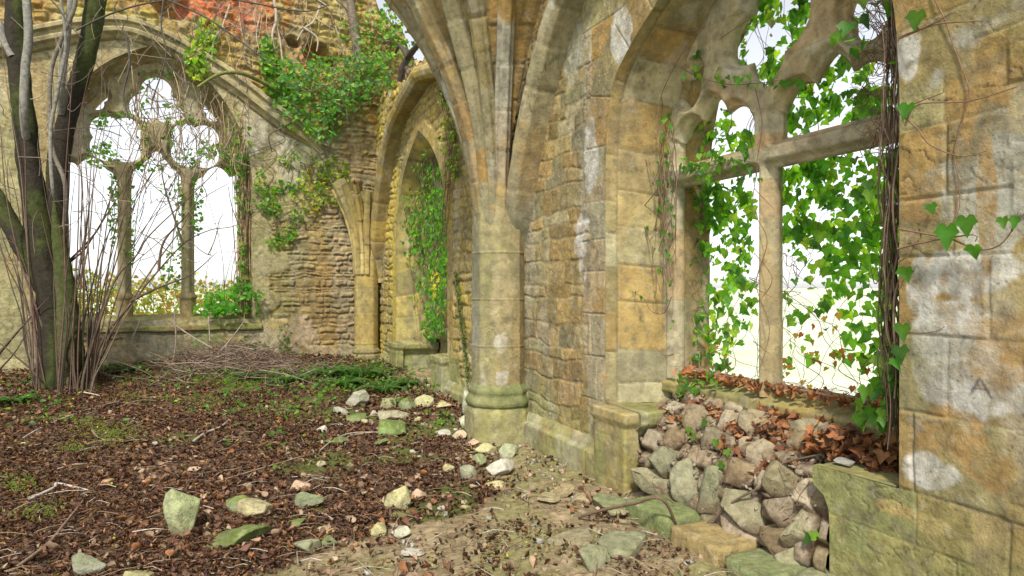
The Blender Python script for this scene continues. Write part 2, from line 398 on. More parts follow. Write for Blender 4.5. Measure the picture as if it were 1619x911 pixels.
# ================================================================ shapes of the openings
def arch_pts(c, a, prof, n=46):
    """whole arch from +side springing over the apex to the -side springing; prof = (offset from jamb, z)"""
    p = resample(prof, .02); sl = np.concatenate([[0], np.cumsum(np.linalg.norm(np.diff(p, axis=0), axis=1))])
    t = np.linspace(0, sl[-1], n); p = np.stack([np.interp(t, sl, p[:, i]) for i in (0, 1)], -1)
    L = np.stack([c+a-p[:, 0], p[:, 1]], -1); R = np.stack([c-a+p[:, 0], p[:, 1]], -1)[::-1]
    return np.concatenate([L, R[1:]])
PEDP = [(.36, -.35), (.36, .30), (.365, .38), (.39, .44), (.45, .485), (.46, .50), (.46, .575), (.445, .59)]
PEDT = .59
NEAR = dict(c=-2.81, a=1.19, prof=[(0, 2.45), (.03, 2.8), (.11, 3.1), (.33, 3.31), (.62, 3.49), (.92, 3.68), (1.19, 3.86)],
            wc=-2.755, wa=.917, wprof=[(0, 2.35), (.05, 2.78), (.15, 3.1), (.34, 3.38), (.62, 3.66), (.917, 3.9)], sill=.80)
FAR = dict(c=3.48, a=1.33, prof=[(0, 2.05), (.06, 2.55), (.22, 2.98), (.47, 3.33), (.85, 3.64), (1.33, 3.90)],
           wc=3.42, wa=1.02, wprof=[(0, 2.3), (.06, 2.7), (.2, 3.05), (.42, 3.32), (.7, 3.55), (1.02, 3.74)], sill=.80)
def bay_outline(K):
    c, a = K['c'], K['a']; ped = [(c+a-i, z) for i, z in PEDP]
    arch = arch_pts(c, a, K['prof'])
    pts = ped+[(c+a, PEDT)]+[tuple(p) for p in arch]+[(c-a, PEDT)]+[(c-a+i, z) for i, z in PEDP][::-1]
    return dense(pts, .04)
def snap(u, z, out_mask, near):
    return np.where(out_mask, near[..., 0], u), np.where(out_mask, near[..., 1], z)

def wall_face(name, fr, us, zs, outline, stylefn, mat, parent, topfn=None, flip=False):
    """flat wall as one relief mesh with the opening cut and its edge snapped to the outline"""
    Ug, Zg = np.meshgrid(us, zs, indexing='ij')
    keep = np.ones((len(us)-1, len(zs)-1), bool); D = np.full(Ug.shape, 9.); ARC = np.zeros(Ug.shape)
    if outline is not None:
        m = (Ug > outline[:, 0].min()-.6) & (Ug < outline[:, 0].max()+.6) & (Zg < outline[:, 1].max()+.6)
        d, arc, near = poly_dist(Ug[m], Zg[m], outline); D[m] = d; ARC[m] = arc
        ins = inside(Ug, Zg, outline)
        allin = ins[:-1, :-1] & ins[1:, :-1] & ins[1:, 1:] & ins[:-1, 1:]; keep &= ~allin
        NX = Ug.copy(); NZ = Zg.copy(); NX[m] = near[:, 0]; NZ[m] = near[:, 1]
        Ug = np.where(ins, NX, Ug); Zg = np.where(ins, NZ, Zg); D = np.where(ins, 0, D)
    if topfn is not None:
        T = topfn(Ug); keep &= ~((Zg[:-1, :-1] > T[:-1, :-1]) & (Zg[:-1, 1:] > T[:-1, 1:]) & (Zg[1:, :-1] > T[1:, :-1])); Zg = np.minimum(Zg, T)
    P = fr.w(Ug, Zg, 0)
    H, col = stylefn(P, Ug, Zg, D, ARC)
    H = H*ss(D, -.02, .03)
    Nn = np.broadcast_to(-fr.n, P.shape)
    return gridmesh(name, P, H, col, mat, parent, mask=keep, Nn=Nn, flip=flip)

def near_style(P, u, z, D, ARC):
    c, a = NEAR['c'], NEAR['a']
    # rubble-like small courses beside the column, ashlar quoins beside the opening, big blocks on the right pier
    Hr, Cr = masonry(P, u, z, (.08, .24), (.12, .46), .016, .006, .005, .010, .07, GREY[2:]+OCH[:4]+[(.25, .19, .11)], 21, tint=.3, rs=11, mortar=(.31, .26, .17))
    Ha, Ca = masonry(P, u, z, (.25, .36), (.30, .55), .009, .007, .004, .005, .012, OCH, 22, mortar=(.34, .29, .2))
    r, _, _ = layout(u, z, (.25, .36), (.30, .55), .012, 22)
    edge = c+a+.33+.20*(hsh(r, r*0+1, 9)-.5)+.02*fbm(P, 7, 23, 2)
    tr = ss(u, edge-.012, edge+.012)
    H = mix(Ha, Hr, tr); col = mix(Ca, Cr, tr[..., None])
    # right pier: quoins then mixed blocks
    Hb, Cb = masonry(P, u, z, (.17, .34), (.28, .75), .008, .007, .005, .008, .035, [(.36, .35, .30), (.33, .31, .25), (.40, .385, .33), (.30, .285, .22), (.36, .29, .17), (.34, .27, .14)], 24, rs=10, tint=.2, mortar=(.27, .24, .17))
    eb = c-a-.42-.22*(hsh(r, r*0+2, 9)-.3)
    tb = 1-ss(u, eb-.012, eb+.012)
    H = mix(H, Hb, tb); col = mix(col, Cb, tb[..., None])
    # voussoirs round the arch
    Hv, Cv = masonry(P, ARC, D*0+.1, (9, 10), (.30, .42), .008, .006, .004, .005, .0, OCH, 25, mortar=(.34, .29, .2))
    tv = (1-ss(D+.01*fbm(P, 8, 3, 2), .30, .315))*ss(z, 2.35, 2.42)
    H = mix(H, Hv, tv); col = mix(col, Cv, tv[..., None])
    # plinth zone and pedestals: dressed greenish blocks
    Hp, Cp = masonry(P, u, z, (.30, .31), (.5, .9), .006, .005, .002, .004, .01, [(.30, .29, .14), (.27, .28, .15), (.34, .29, .15)], 26)
    tp = (1-ss(z, .585, .60))*ss(u, c-a-.15, c-a-.14)*(1-ss(u, c+a+.04, c+a+.05))
    tp = np.maximum(tp, (1-ss(z, .57, .60))*(1-ss(np.abs(u-(c-a)), .30, .32)))
    H = mix(H, Hp, tp); col = mix(col, Cp, tp[..., None])
    col = stains(P, col, .30, .30, .34, .22, 31, .85)
    F = S.w; b = []
    def e(x, y, rx, ry, cc, st=.9):
        uu, zz = S.px(x, y); Y = S.w(uu, zz)[1]; b.append((S.w(uu, zz), rx/FPX*Y*1.1, ry/FPX*Y, cc, st))
    wh = (.46, .45, .42); oc = (.29, .185, .07); gr = (.28, .27, .22); dk = (.20, .18, .12); gn = (.22, .24, .10)
    for t in [(918, 380, 20, 60, wh), (932, 250, 15, 50, wh), (905, 480, 14, 30, gr), (955, 480, 20, 26, oc), (985, 560, 26, 26, oc), (905, 60, 30, 50, gr), (985, 60, 22, 50, wh),
              (1560, 360, 40, 60, wh), (1500, 300, 45, 40, gr), (1480, 130, 40, 60, gr), (1560, 215, 40, 50, dk), (1455, 320, 30, 40, oc), (1500, 520, 70, 45, wh), (1560, 620, 60, 40, wh), (1470, 560, 30, 50, gr), (1455, 450, 24, 60, wh), (1520, 430, 60, 40, wh), (1590, 300, 40, 80, gr), (1530, 60, 60, 40, gr),
              (1580, 560, 40, 60, oc), (1500, 690, 50, 34, oc), (1440, 90, 22, 60, wh), (1590, 120, 30, 40, oc), (1470, 750, 40, 26, wh), (1570, 740, 40, 30, oc), (1530, 180, 14, 60, oc), (1560, 330, 10, 110, oc),
              (1360, 860, 60, 60, gn), (1470, 830, 60, 30, (.38, .31, .13)), (1400, 800, 60, 20, (.40, .30, .12)), (980, 740, 24, 80, gn), (960, 600, 30, 24, (.45, .27, .10)), (900, 620, 30, 30, (.30, .22, .12))]:
        e(*t)
    col = blobs(P, col, b, 33)
    # charcoal marks scratched on the pier: a letter A and a few strokes
    def stroke(pts, w, s0=.75):
        nonlocal col
        q = np.array([S.px(x, y) for x, y in pts]); m = (np.abs(u-q[:, 0].mean()) < .25) & (np.abs(z-q[:, 1].mean()) < .25)
        d, _, _ = poly_dist(u[m], z[m], q); k = (1-ss(d+.003*fbm(P[m], 60, 4, 2), w*.5, w))*s0
        cc = col[m]; col[m] = mix(cc, np.array([.07, .08, .10]), k[:, None])
    stroke([(1534, 622), (1548, 597), (1566, 630)], .008); stroke([(1538, 613), (1557, 616)], .006)
    stroke([(1442, 674), (1452, 672), (1458, 678), (1450, 684)], .006, .6); stroke([(1470, 668), (1486, 666), (1492, 676)], .006, .6); stroke([(1519, 545), (1524, 532)], .008, .5)
    stroke([(1436, 655), (1440, 664)], .006, .5)
    return H, col

def far_style(P, u, z, D, ARC):
    Hr, Cr = masonry(P, u, z, (.08, .18), (.12, .36), .024, .016, .010, .024, .10, YEL, 121, rs=9)
    Ha, Ca = masonry(P, ARC, D*0+.1, (9, 10), (.32, .55), .010, .008, .004, .006, .0, YEL, 122)
    t = 1-ss(D+.03*fbm(P, 4, 3, 3), .20, .23)
    H = mix(Hr, Ha, t); col = mix(Cr, Ca, t[..., None])
    Hp, Cp = masonry(P, u, z, (.30, .31), (.5, .9), .006, .005, .002, .004, .01, [(.30, .30, .13), (.27, .28, .13), (.34, .31, .15)], 126)
    tp = (1-ss(z, .585, .60))*(1-ss(D, .46, .48)); H = mix(H, Hp, tp); col = mix(col, Cp, tp[..., None])
    col = stains(P, col, .45, .3, .22, .3, 35, .8)
    ye = ss(fbm(P, 1.6, 36, 4)+.1, 0, .3)*.65*ss(u, 4.2, 4.9)
    return H, mix(col, np.array([.50, .38, .07]), ye[..., None])

def reveal(name, fr, front, back, d0, d1, nd, pal, seed, parent, mat=M_SMOOTH, rh=.35, green=.4, pw=1.0, base=.4, white=.45, ochre=.22, dark=.38):
    t = np.linspace(0, 1, nd)[None, :]; tt = t**pw
    u = front[:, :1]*(1-tt)+back[:, :1]*tt; z = front[:, 1:]*(1-tt)+back[:, 1:]*tt; d = d0+(d1-d0)*t+0*u
    P = fr.w(u, z, d)
    s = np.concatenate([[0], np.cumsum(np.linalg.norm(np.diff(front, axis=0), axis=1))])[:, None]+0*t
    H, col = masonry(P, s, d*1.25, (.42, .62), (.26, .40), .010, .009, .005, .006, .012, pal, seed, mortar=(.20, .17, .11), tint=.25)
    col = stains(P, col, green, white, dark, ochre, seed+3, base)
    return gridmesh(name, P, H*ss(t+0*s, -.01, .04), col, mat, parent, flip=FLIPR)
FLIPR = True

# ---------------------------------------------------------------- tracery from a field of distances to its openings
def circ(u, z, cu, cz, r): return np.hypot(u-cu, z-cz)-r
def rect(u, z, u0, u1, z0, z1):
    dx = np.maximum(u0-u, u-u1); dz = np.maximum(z0-z, z-z1)
    return np.where((dx > 0) & (dz > 0), np.hypot(dx, dz), np.maximum(dx, dz))
def lancet(u, z, cu, hw, z0, z1, rise):
    """pointed head: straight sides to z1, then two arcs meeting rise above"""
    R = (hw*hw+rise*rise)/(2*hw); top = np.maximum(np.hypot(u-(cu-hw+R), z-z1)-R, np.hypot(u-(cu+hw-R), z-z1)-R)
    return np.minimum(rect(u, z, cu-hw, cu+hw, z0, z1), np.maximum(top, z1-.001-z))
def tracery_mesh(name, fr, us, zs, sdf, region, dmid, D, parent, keepfn=None, pal=OCH, seed=60, chamf=.06, mat=M_SMOOTH, green=.3, shift=0.):
    Ug, Zg = np.meshgrid(us, zs, indexing='ij'); s = sdf(Ug, Zg)
    ins = s > 0; gu, gzz = np.gradient(s, us, zs); g = np.hypot(gu, gzz)+1e-6
    k = ins[:-1, :-1] | ins[1:, :-1] | ins[1:, 1:] | ins[:-1, 1:]
    Um = np.where(ins, Ug, Ug-s*gu/g**2*.98); Zm = np.where(ins, Zg, Zg-s*gzz/g**2*.98); s = np.maximum(s, 0)
    reg = region(Ug, Zg); k &= reg[:-1, :-1] & reg[1:, 1:]
    if keepfn is not None: kf = keepfn(Ug, Zg); k &= kf[:-1, :-1]
    # moulding: fillet, hollow, raised roll
    x = s/chamf; f = np.where(x < .16, .34*np.sqrt(np.clip(x/.16, 0, 1)), np.where(x < .72, .34+.50*((np.clip(x, .16, .72)-.16)/.56)**1.9, .84+.16*np.sqrt(np.clip((x-.72)/.28, 0, 1))))
    parts = []
    V = []; Fs = []; Cs = []; n0 = 0
    for sg in (-1, 1):
        P = fr.w(Um, Zm, dmid)
        nz = fbm(P, 24, seed, 3)*.004*ss(x, 0, .4)
        P = P+fr.n*(sg*(f*D+nz))[..., None]
        idx = np.arange(Ug.size).reshape(Ug.shape); F = np.stack([idx[:-1, :-1], idx[1:, :-1], idx[1:, 1:], idx[:-1, 1:]], -1).reshape(-1, 4)[k.ravel()]
        if sg > 0: F = F[:, ::-1]
        _, _, dd = layout(Ug, Zg, (.42, .6), (.38, .6), .01, seed+4)
        r1, c1, _ = layout(Ug, Zg, (.42, .6), (.38, .6), .01, seed+4)
        col = pal_pick(pal, hsh(r1, c1, seed))*(1+.2*fbm(P, 8, seed+1, 3)[..., None]); col = mix(col, np.array([.22, .19, .12]), (1-ss(dd, .001, .005))[..., None]*.6)
        col = stains(P, col, green, .35, .3, .3, seed+2)
        used = np.unique(F); mp = np.full(Ug.size, -1); mp[used] = np.arange(len(used))
        V.append(P.reshape(-1, 3)[used]); Cs.append(col.reshape(-1, 3)[used]); Fs.append(mp[F]+n0); n0 += len(used)
    return meshobj(name, np.concatenate(V), np.concatenate(Fs), mat, parent, np.concatenate(Cs))

def side_sdf(K, near=True):
    c, a, sl = K['wc'], K['wa'], K['sill']; t0, t1 = 2.29, 2.47; mw = .063; lw = (a-mw)/2; q = lw/.4225
    def f(u, z):
        r = rect(u, z, c+mw, c+a-.03, sl-.1, t0); r = np.minimum(r, rect(u, z, c-a+.03, c-mw, sl-.1, t0))
        for sg in (-1, 1):
            cu = c+sg*(mw+lw)
            for cc in ((-.205, 2.625, .155), (.205, 2.625, .155)): r = np.minimum(r, circ(u, z, cu+cc[0]*q, cc[1], cc[2]*q))
            r = np.minimum(r, rect(u, z, cu-lw+.04, cu+lw-.04, t1, 2.64)); r = np.minimum(r, lancet(u, z, cu, .125*q, 2.60, 2.72, .18))
            r = np.minimum(r, circ(u, z, c+sg*(a-.19), 3.01, .11)); r = np.minimum(r, circ(u, z, c+sg*(a-.25), 3.12, .08))
        for cc in ((0, 3.03, .15), (-.17, 3.22, .17), (.17, 3.22, .17), (0, 3.44, .15)): r = np.minimum(r, circ(u, z, c+cc[0], cc[1], cc[2]))
        r = np.minimum(r, lancet(-(u), -(z), -c, .09, -3.02, -2.98, .14))
        return r
    return f, t0, t1, mw
def side_bay(K, parent, label_far=False, step=.008, flipf=False):
    fr = S; c, a = K['c'], K['a']; wc, wa = K['wc'], K['wa']
    seed = 300 if label_far else 200
    pal = YEL if label_far else GREY+[(.36, .34, .27), (.36, .25, .12)]; gr = .45 if label_far else .25
    arch_f = arch_pts(c, a, K['prof']); arch_b = arch_pts(wc, wa, K['wprof'])
    st = step*1.6
    fseg = np.concatenate([dense([(c+a, PEDT), tuple(arch_f[0])], .03)[:-1], arch_f, dense([tuple(arch_f[-1]), (c-a, PEDT)], .03)[1:]])
    nseg0 = len(dense([(c+a, PEDT), tuple(arch_f[0])], .03))-1; nseg1 = len(fseg)-nseg0-len(arch_f)
    bj0 = np.stack([np.full(nseg0, wc+wa), np.linspace(PEDT, arch_b[0, 1], nseg0, endpoint=False)], -1)
    bj1 = np.stack([np.full(nseg1, wc-wa), np.linspace(arch_b[-1, 1], PEDT, nseg1+1)[1:]], -1)
    bseg = np.concatenate([bj0, arch_b, bj1])
    # finer resample both by common parameter
    t = np.linspace(0, 1, len(fseg)); tt = np.linspace(0, 1, int(len(fseg)*.03/st/1.0))
    f2 = np.stack([np.interp(tt, t, fseg[:, i]) for i in (0, 1)], -1); b2 = np.stack([np.interp(tt, t, bseg[:, i]) for i in (0, 1)], -1)
    reveal('splayed_reveal', fr, f2, b2, 0, .60, int(.62/st), pal, seed+1, parent, green=gr)
    # sides of the alcove with the moulded pedestal ends, and the pedestals' tops
    for sg in (1, -1):
        prof = [(c+sg*(a-i), z) for i, z in PEDP]+[(c+sg*(a-.02), PEDT+.004)]
        if sg < 0: prof = prof[::-1]
        pr = dense(prof, st); 
        o = reveal('pedestal', fr, pr, pr, -.0, .62, int(.62/st), [(.30, .30, .14), (.27, .28, .14), (.33, .30, .16)], seed+4+sg, parent, green=.75, base=.9, white=.25, ochre=.25)
    # alcove back wall below the sill and the sloping sill
    pr = [(.66, -.3), (.66, K['sill']-.13), (.43, K['sill']-.12), (.43, K['sill']-.05), (.60, K['sill']+.01), (.85, K['sill']+.02)]
    pr = dense(pr, .02); us = np.arange(wc-wa-.12, wc+wa+.12, .02)
    P = fr.w(us[:, None]+0*pr[None, :, 0], pr[None, :, 1]+0*us[:, None], pr[None, :, 0]+0*us[:, None])
    sl = np.concatenate([[0], np.cumsum(np.linalg.norm(np.diff(pr, axis=0), axis=1))])
    H, col = masonry(P, us[:, None]+0*sl[None], sl[None]+0*us[:, None], (.28, .3), (.5, .8), .006, .005, .002, .006, .01, [(.36, .32, .15), (.31, .30, .15)], seed+7)
    col = stains(P, col, .6, .2, .2, .3, seed+8, .3)
    gridmesh('window_sill', P, H, col, M_SMOOTH, parent, flip=True)
    # tracery, transom and mullion
    sdf, t0, t1, mw = side_sdf(K)
    us = np.arange(wc-wa-.07, wc+wa+.07, step*.85); zs = np.arange(K['sill']-.02, K['wprof'][-1][1]+.06, step*.85)
    ob = arch_b; outl = np.concatenate([[(wc+wa, 0)], ob, [(wc-wa, 0)]])
    outl = np.stack([wc+(outl[:, 0]-wc)*1.05, np.where(outl[:, 1] > 1, outl[:, 1]+.03, outl[:, 1])], -1)
    reg = lambda u, z: inside(u, z, outl)
    kw = dict(pal=[(.36, .30, .18), (.34, .30, .20), (.38, .28, .16)], green=.25)
    tracery_mesh('window_tracery', fr, us, zs, sdf, reg, .56, .10, parent, lambda u, z: z >= t1+.045, seed=seed+11, **kw)
    tracery_mesh('window_transom', fr, us, zs, sdf, reg, .56, .10, parent, lambda u, z: (z >= t0-.07) & (z < t1+.045), seed=seed+12, **kw)
    tracery_mesh('window_mullion', fr, us[np.abs(us-wc) < .10], zs, sdf, reg, .56, .10, parent, lambda u, z: (z < t0-.07), seed=seed+13, **kw)
    tracery_mesh('window_jamb', fr, us, zs, sdf, reg, .56, .10, parent, lambda u, z: (z < t0-.07) & (u-wc > .2), seed=seed+14, **kw)
    tracery_mesh('window_jamb', fr, us, zs, sdf, reg, .56, .10, parent, lambda u, z: (z < t0-.07) & (wc-u > .2), seed=seed+15, **kw)
    return arch_b

# ---------------------------------------------------------------- wall rib curve (offset from column axis, z), stands proud of the wall
RIBC = [(.10, 1.6), (.13, 2.0), (.30, 2.5), (.48, 2.95), (.72, 3.4), (1.05, 3.85), (1.5, 4.2), (2.1, 4.42), (3.0, 4.62)]
def rib_path_wall(sg, u0): # sg +1 towards the far bay
    p = resample([(x, z) for x, z in RIBC], .03); return np.stack([u0+sg*p[:, 0], p[:, 1]], -1)
def swept_rib(name, path, side, outw, prof, parent, seed, pal=GREY, joint=(.30, .42), step_prof=.012, green=.2, base=0, white=.35, ochre=.3, dark=.3, mat=M_SMOOTH, taper=None, low=None):
    prof = dense(prof, step_prof); P, s, t = sweep_grid(path, side, outw, prof)
    if taper is not None: P = path[:, None]+(P-path[:, None])*taper[:, None, None]
    H, col = masonry(P, s, t*0+.1, (9, 10), joint, .008, .010, .004, .004, .0, pal, seed, mortar=(.20, .17, .11))
    col = stains(P, col, green, white, dark, ochre, seed+1, base)
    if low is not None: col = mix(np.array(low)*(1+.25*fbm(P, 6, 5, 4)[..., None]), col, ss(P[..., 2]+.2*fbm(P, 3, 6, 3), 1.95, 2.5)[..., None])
    return gridmesh(name, P, H, col, mat, parent)
def ribprof(w, dep):
    h = w/2
    return [(-h, -dep), (-h, -.07), (-h*.92, -.055), (-h*.72, -.05), (-h*.55, -.02), (-h*.42, 0), (h*.42, 0), (h*.55, -.02), (h*.72, -.05), (h*.92, -.055), (h, -.07), (h, -dep)]

def fore_block(parent, u0, u1, z1, d, seed, cap=.03, r=.012):
    """pedestal front standing proud of the wall with a slightly oversailing top"""
    lp = dense([(u0, .02), (u0, d+r), (u0+r, d), (u1-r, d), (u1, d+r), (u1, .02)], .009)
    zz = np.concatenate([np.arange(-.35, z1-.13, .012), np.linspace(z1-.12, z1, 16)]); of = np.where(zz > z1-.11, np.minimum((zz-(z1-.11))*.6, cap), 0)
    cu, cd = (u0+u1)/2, .02; rows = []
    for z, o in zip(zz, of): rows.append(S.w(cu+(lp[:, 0]-cu)*(1+o/((u1-u0)/2)), np.full(len(lp), z), cd+(lp[:, 1]-cd)*(1+o/abs(d-cd)*.6)))
    for k in np.linspace(0, 1, 20)[1:]:
        o = cap*(1-k); rows.append(S.w(cu+(lp[:, 0]-cu)*((1+cap/((u1-u0)/2))*(1-k*.97)), np.full(len(lp), z1+.006*min(k*6, 1)), cd+(lp[:, 1]-cd)*(1+cap/abs(d-cd)*.6)*(1-k*.97)))
    P = np.stack(rows, 1); s = P[..., 0]*.6; H, col = masonry(P, P[..., 1], P[..., 2], (.3, .32), (4, 5), .006, .004, .002, .006, .0, [(.31, .30, .15), (.28, .28, .15), (.34, .31, .17)], seed, mortar=(.26, .25, .15))
    col = stains(P, col, .5, .2, .3, .3, seed+1, .7); gridmesh('pedestal', P, H, col, M_SMOOTH, parent)
make_ground()
# ================================================================ wall with the near window
nw = thing('ruined_wall', 'stone wall on the right with a large ivy hung two-light window and pale blotched pier', 'wall', tuple(S.w(-2.8, 0, 0))); nw['kind'] = 'thing'
us = np.concatenate([np.arange(-6.2, -4.75, .06), np.arange(-4.75, -3.95, .0055), np.arange(-3.95, .02, .0085)])
zs = np.concatenate([np.arange(-.35, 4.55, .0075), np.arange(4.6, 5.3, .08)])
wall_face('wall_face', S, us, zs, bay_outline(NEAR), near_style, M_STONE, nw, topfn=lambda u: 5.0+.12*np.sin(u*3)+.05*np.sin(u*11))
side_bay(NEAR, nw)
def outer_face(K, parent, u0, u1, top):
    us = np.arange(u0, u1, .05); zs = np.arange(-.5, top, .05)
    ab = arch_pts(K['wc'], K['wa'], K['wprof']); outl = np.concatenate([[(K['wc']+K['wa'], K['sill'])], ab, [(K['wc']-K['wa'], K['sill'])]])
    Ug, Zg = np.meshgrid(us, zs, indexing='ij'); ins = inside(Ug, Zg, outl)
    keep = ~(ins[:-1, :-1] & ins[1:, :-1] & ins[1:, 1:] & ins[:-1, 1:])
    _, _, near = poly_dist(Ug, Zg, np.concatenate([outl, outl[:1]])); Ug = np.where(ins, near[..., 0], Ug); Zg = np.where(ins, near[..., 1], Zg)
    P = S.w(Ug, Zg, .86); H, col = masonry(P, Ug, Zg, (.12, .2), (.2, .4), .02, .02, .01, .01, .04, GREY, 77)
    gridmesh('outer_face', P, H*0, col, M_STONE, parent, mask=keep)
    p0 = dense([(K['wc']+K['wa'], K['sill'])]+[tuple(p) for p in ab]+[(K['wc']-K['wa'], K['sill'])], .05)
    reveal('outer_reveal', S, p0, p0, .56, .87, 12, OCH, 78, parent)
outer_face(NEAR, nw, -6.2, .1, 5.0)
def cap(parent, fr, us, topfn, d0, d1, pal, seed, col0=(.2, .2, .1)):
    us = np.asarray(us); ds = np.arange(d0, d1+.01, .04); Ug, D_ = np.meshgrid(us, ds, indexing='ij'); Z = topfn(Ug)
    P = fr.w(Ug, Z, D_); nz = fbm(P, 3, seed, 4)*.05*ss(D_, d0, d0+.08)
    col = pal_pick(pal, .5+.5*noise(P, 8, seed))*(1+.3*fbm(P, 7, seed, 3)[..., None])
    gridmesh('wall_top', P, nz, col, M_STONE, parent)
cap(nw, S, np.arange(-6.2, .02, .05), lambda u: 5.0+.12*np.sin(u*3)+.05*np.sin(u*11), 0, .87, GREY, 79)
# wall rib against the wall over the near window
def wall_rib(parent, sg, u0, seed, pal, w=.26, proud=.26, k1=None, **kw):
    p = rib_path_wall(sg, u0)
    if k1 is not None: p = p[:k1]
    path = S.w(p[:, 0], p[:, 1], -.0); T = np.gradient(path, axis=0); T /= np.linalg.norm(T, axis=1, keepdims=True)
    side = np.cross(T, np.broadcast_to(-S.n, T.shape))
    side *= -np.sign((side*(-ZZ)).sum(1).mean() or 1)
    outw = np.broadcast_to(-S.n, T.shape)
    h = w/2
    prof = [(h, -.02), (h, .05), (h*.7, .08), (h*.45, .10), (h*.40, proud-.07), (h*.15, proud-.015), (-h*.25, proud), (-h*.7, proud-.02), (-h, proud-.07), (-h, -.02)]
    tp = .25+.75*ss(p[:, 1], 1.6, 2.45)
    return swept_rib('wall_rib', path, side, outw, prof, parent, seed, pal, taper=tp, **kw)

# plinth course along the foot of the wall between column and pedestal
def plinth(parent, u0, u1, seed, green=.7, h=.22):
    pr = dense([(-.085, -.3), (-.085, h-.04), (-.075, h-.03), (-.045, h-.015), (-.045, h+.005), (-.03, h+.03), (-.008, h+.06), (.01, h+.062)], .012)
    us = np.arange(u0, u1, .01); P = S.w(us[:, None]+0*pr[None, :, 0], pr[None, :, 1]+0*us[:, None], pr[None, :, 0]+0*us[:, None])
    H, col = masonry(P, us[:, None]+0*pr[None, :, 0], 0*us[:, None]+.1+0*pr[None, :, 0], (9, 10), (.5, .9), .006, .005, .002, .006, .0, [(.33, .31, .16), (.28, .29, .15), (.37, .33, .19)], seed)
    col = stains(P, col, green, .3, .3, .2, seed+1, .7)
    gridmesh('plinth', P, H, col, M_SMOOTH, parent, flip=False)
plinth(nw, -1.66, -.05, 81)
fore_block(nw, -2.02, -1.60, .575, -.10, 780)
plinth(nw, -6.1, -4.27, 82, .3, .10)

# ================================================================ wall with the far niche window
fw = thing('ruined_wall', 'yellow lichened wall with a tall pointed ivy filled opening beyond the big column', 'wall', tuple(S.w(3.4, 0, 0))); fw['kind'] = 'thing'
def far_top(u): return np.interp(u, [0, .6, 1.2, 2.0, 2.6, 3.2, 4.0, 4.8, 5.4, 6.3], [4.6, 4.5, 4.5, 4.62, 4.8, 4.95, 4.98, 4.9, 5.0, 5.1])+.06*np.sin(u*7)+.04*np.sin(u*19)
us = np.arange(.0, BAYL+.06, .014); zs = np.arange(-.2, 5.3, .0135)
wall_face('wall_face', S, us, zs, bay_outline(FAR), far_style, M_STONE, fw, topfn=far_top)
side_bay(FAR, fw, True, .013)
outer_face(FAR, fw, .1, BAYL+.9, 4.4)
cap(fw, S, np.arange(0, BAYL+.05, .05), far_top, 0, .87, BROWN, 83)
fore_block(fw, 2.1, 2.56, .575, -.10, 788); fore_block(fw, 4.4, 4.86, .575, -.10, 792); plinth(fw, .3, 2.14, 84, .7); plinth(fw, 4.83, BAYL, 85, .5)
wall_rib(fw, +1, 0, 86, YEL, green=.5, ochre=.2, dark=.35, w=.30)
wall_rib(fw, -1, BAYL-.28, 87, YEL, green=.6, ochre=.15, dark=.25, w=.30)

# ================================================================ column between the bays, with the springing ribs of the lost vault
vc = thing('vault_column', 'tall grey stone column with ribs of a lost vault fanning out from its top', 'column', tuple(CA))
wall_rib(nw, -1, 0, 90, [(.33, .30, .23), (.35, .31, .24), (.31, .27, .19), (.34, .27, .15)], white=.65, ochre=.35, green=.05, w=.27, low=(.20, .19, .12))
def col_section(kind, n):
    th = np.linspace(-pi*.98, pi*.98, n)
    if kind == 'oct':
        m = (th+pi/8) % (pi/4)-pi/8; return th, 1/np.cos(m)*.97
    return th, 1+.0*th
def round_part(name, parent, base, prof, octo=0., seed=1, pal=GREY, n=150, step=.008, joints=(.42, .6), green=.3, basegreen=.5, white=.5, ochre=.25, dark=.45, mat=M_SMOOTH):
    """prof: list of (radius, z); octo 0..1 how octagonal, may be a function of z"""
    pr = dense(prof, step); th, m = col_section('oct', n)
    oc = np.array([octo(z) if callable(octo) else octo for z in pr[:, 1]])
    R = pr[:, 0][None]*(1+(m[:, None]-1)*oc[None])
    P = np.zeros((n, len(pr), 3)); a0 = math.atan2(-N[1], -N[0])
    P[..., 0] = base[0]+R*np.cos(th[:, None]+a0); P[..., 1] = base[1]+R*np.sin(th[:, None]+a0); P[..., 2] = pr[:, 1][None]
    H, col = masonry(P, th[:, None]*.0+.2+0*R, P[..., 2], joints, (50, 60), .006, .006, .0, .004, .004, pal, seed, mortar=(.25, .22, .14))
    col = stains(P, col, green, white, dark, ochre, seed+1, basegreen)
    return P, H, col, pr
P, H, col, pr = round_part('shaft', vc, CA, [(.268, .5), (.262, 2.5)], .85, 98, [(.30, .27, .18), (.32, .28, .19), (.29, .26, .18)], joints=(.46, .465), white=.6, dark=.55)
P3 = P.copy()
side_shade = ss(fbm(P*np.array([1, 1, .35]), 1.6, 93, 4)+.9*(-(P[..., 0]-CA[0])/.26)-.25, 0, .5)*.55  # shade on the shaft's left side, painted into its colour
col = mix(col, np.array([.17, .165, .11]), side_shade[..., None])
col = blobs(P, col, [(np.array([CA[0]+.02, CA[1]-.25, z]), .06, .10, (.45, .44, .40), .6) for z in (.98, .62)]+[(np.array([CA[0]+.05, CA[1]-.25, 1.6]), .14, .5, (.36, .30, .17), .8)], 94)
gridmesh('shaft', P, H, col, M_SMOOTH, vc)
basep = [(.335, -.15), (.335, .285), (.325, .31), (.31, .325), (.31, .33), (.328, .35), (.334, .375), (.328, .40), (.312, .425), (.298, .45), (.308, .475), (.304, .50), (.292, .515), (.275, .54), (.262, .56)]
P, H, col, pr = round_part('base', vc, CA, basep, lambda z: 1 if z < .33 else .7, 95, [(.31, .29, .16), (.29, .28, .15)], green=.35, basegreen=.3, white=.1, ochre=.1)
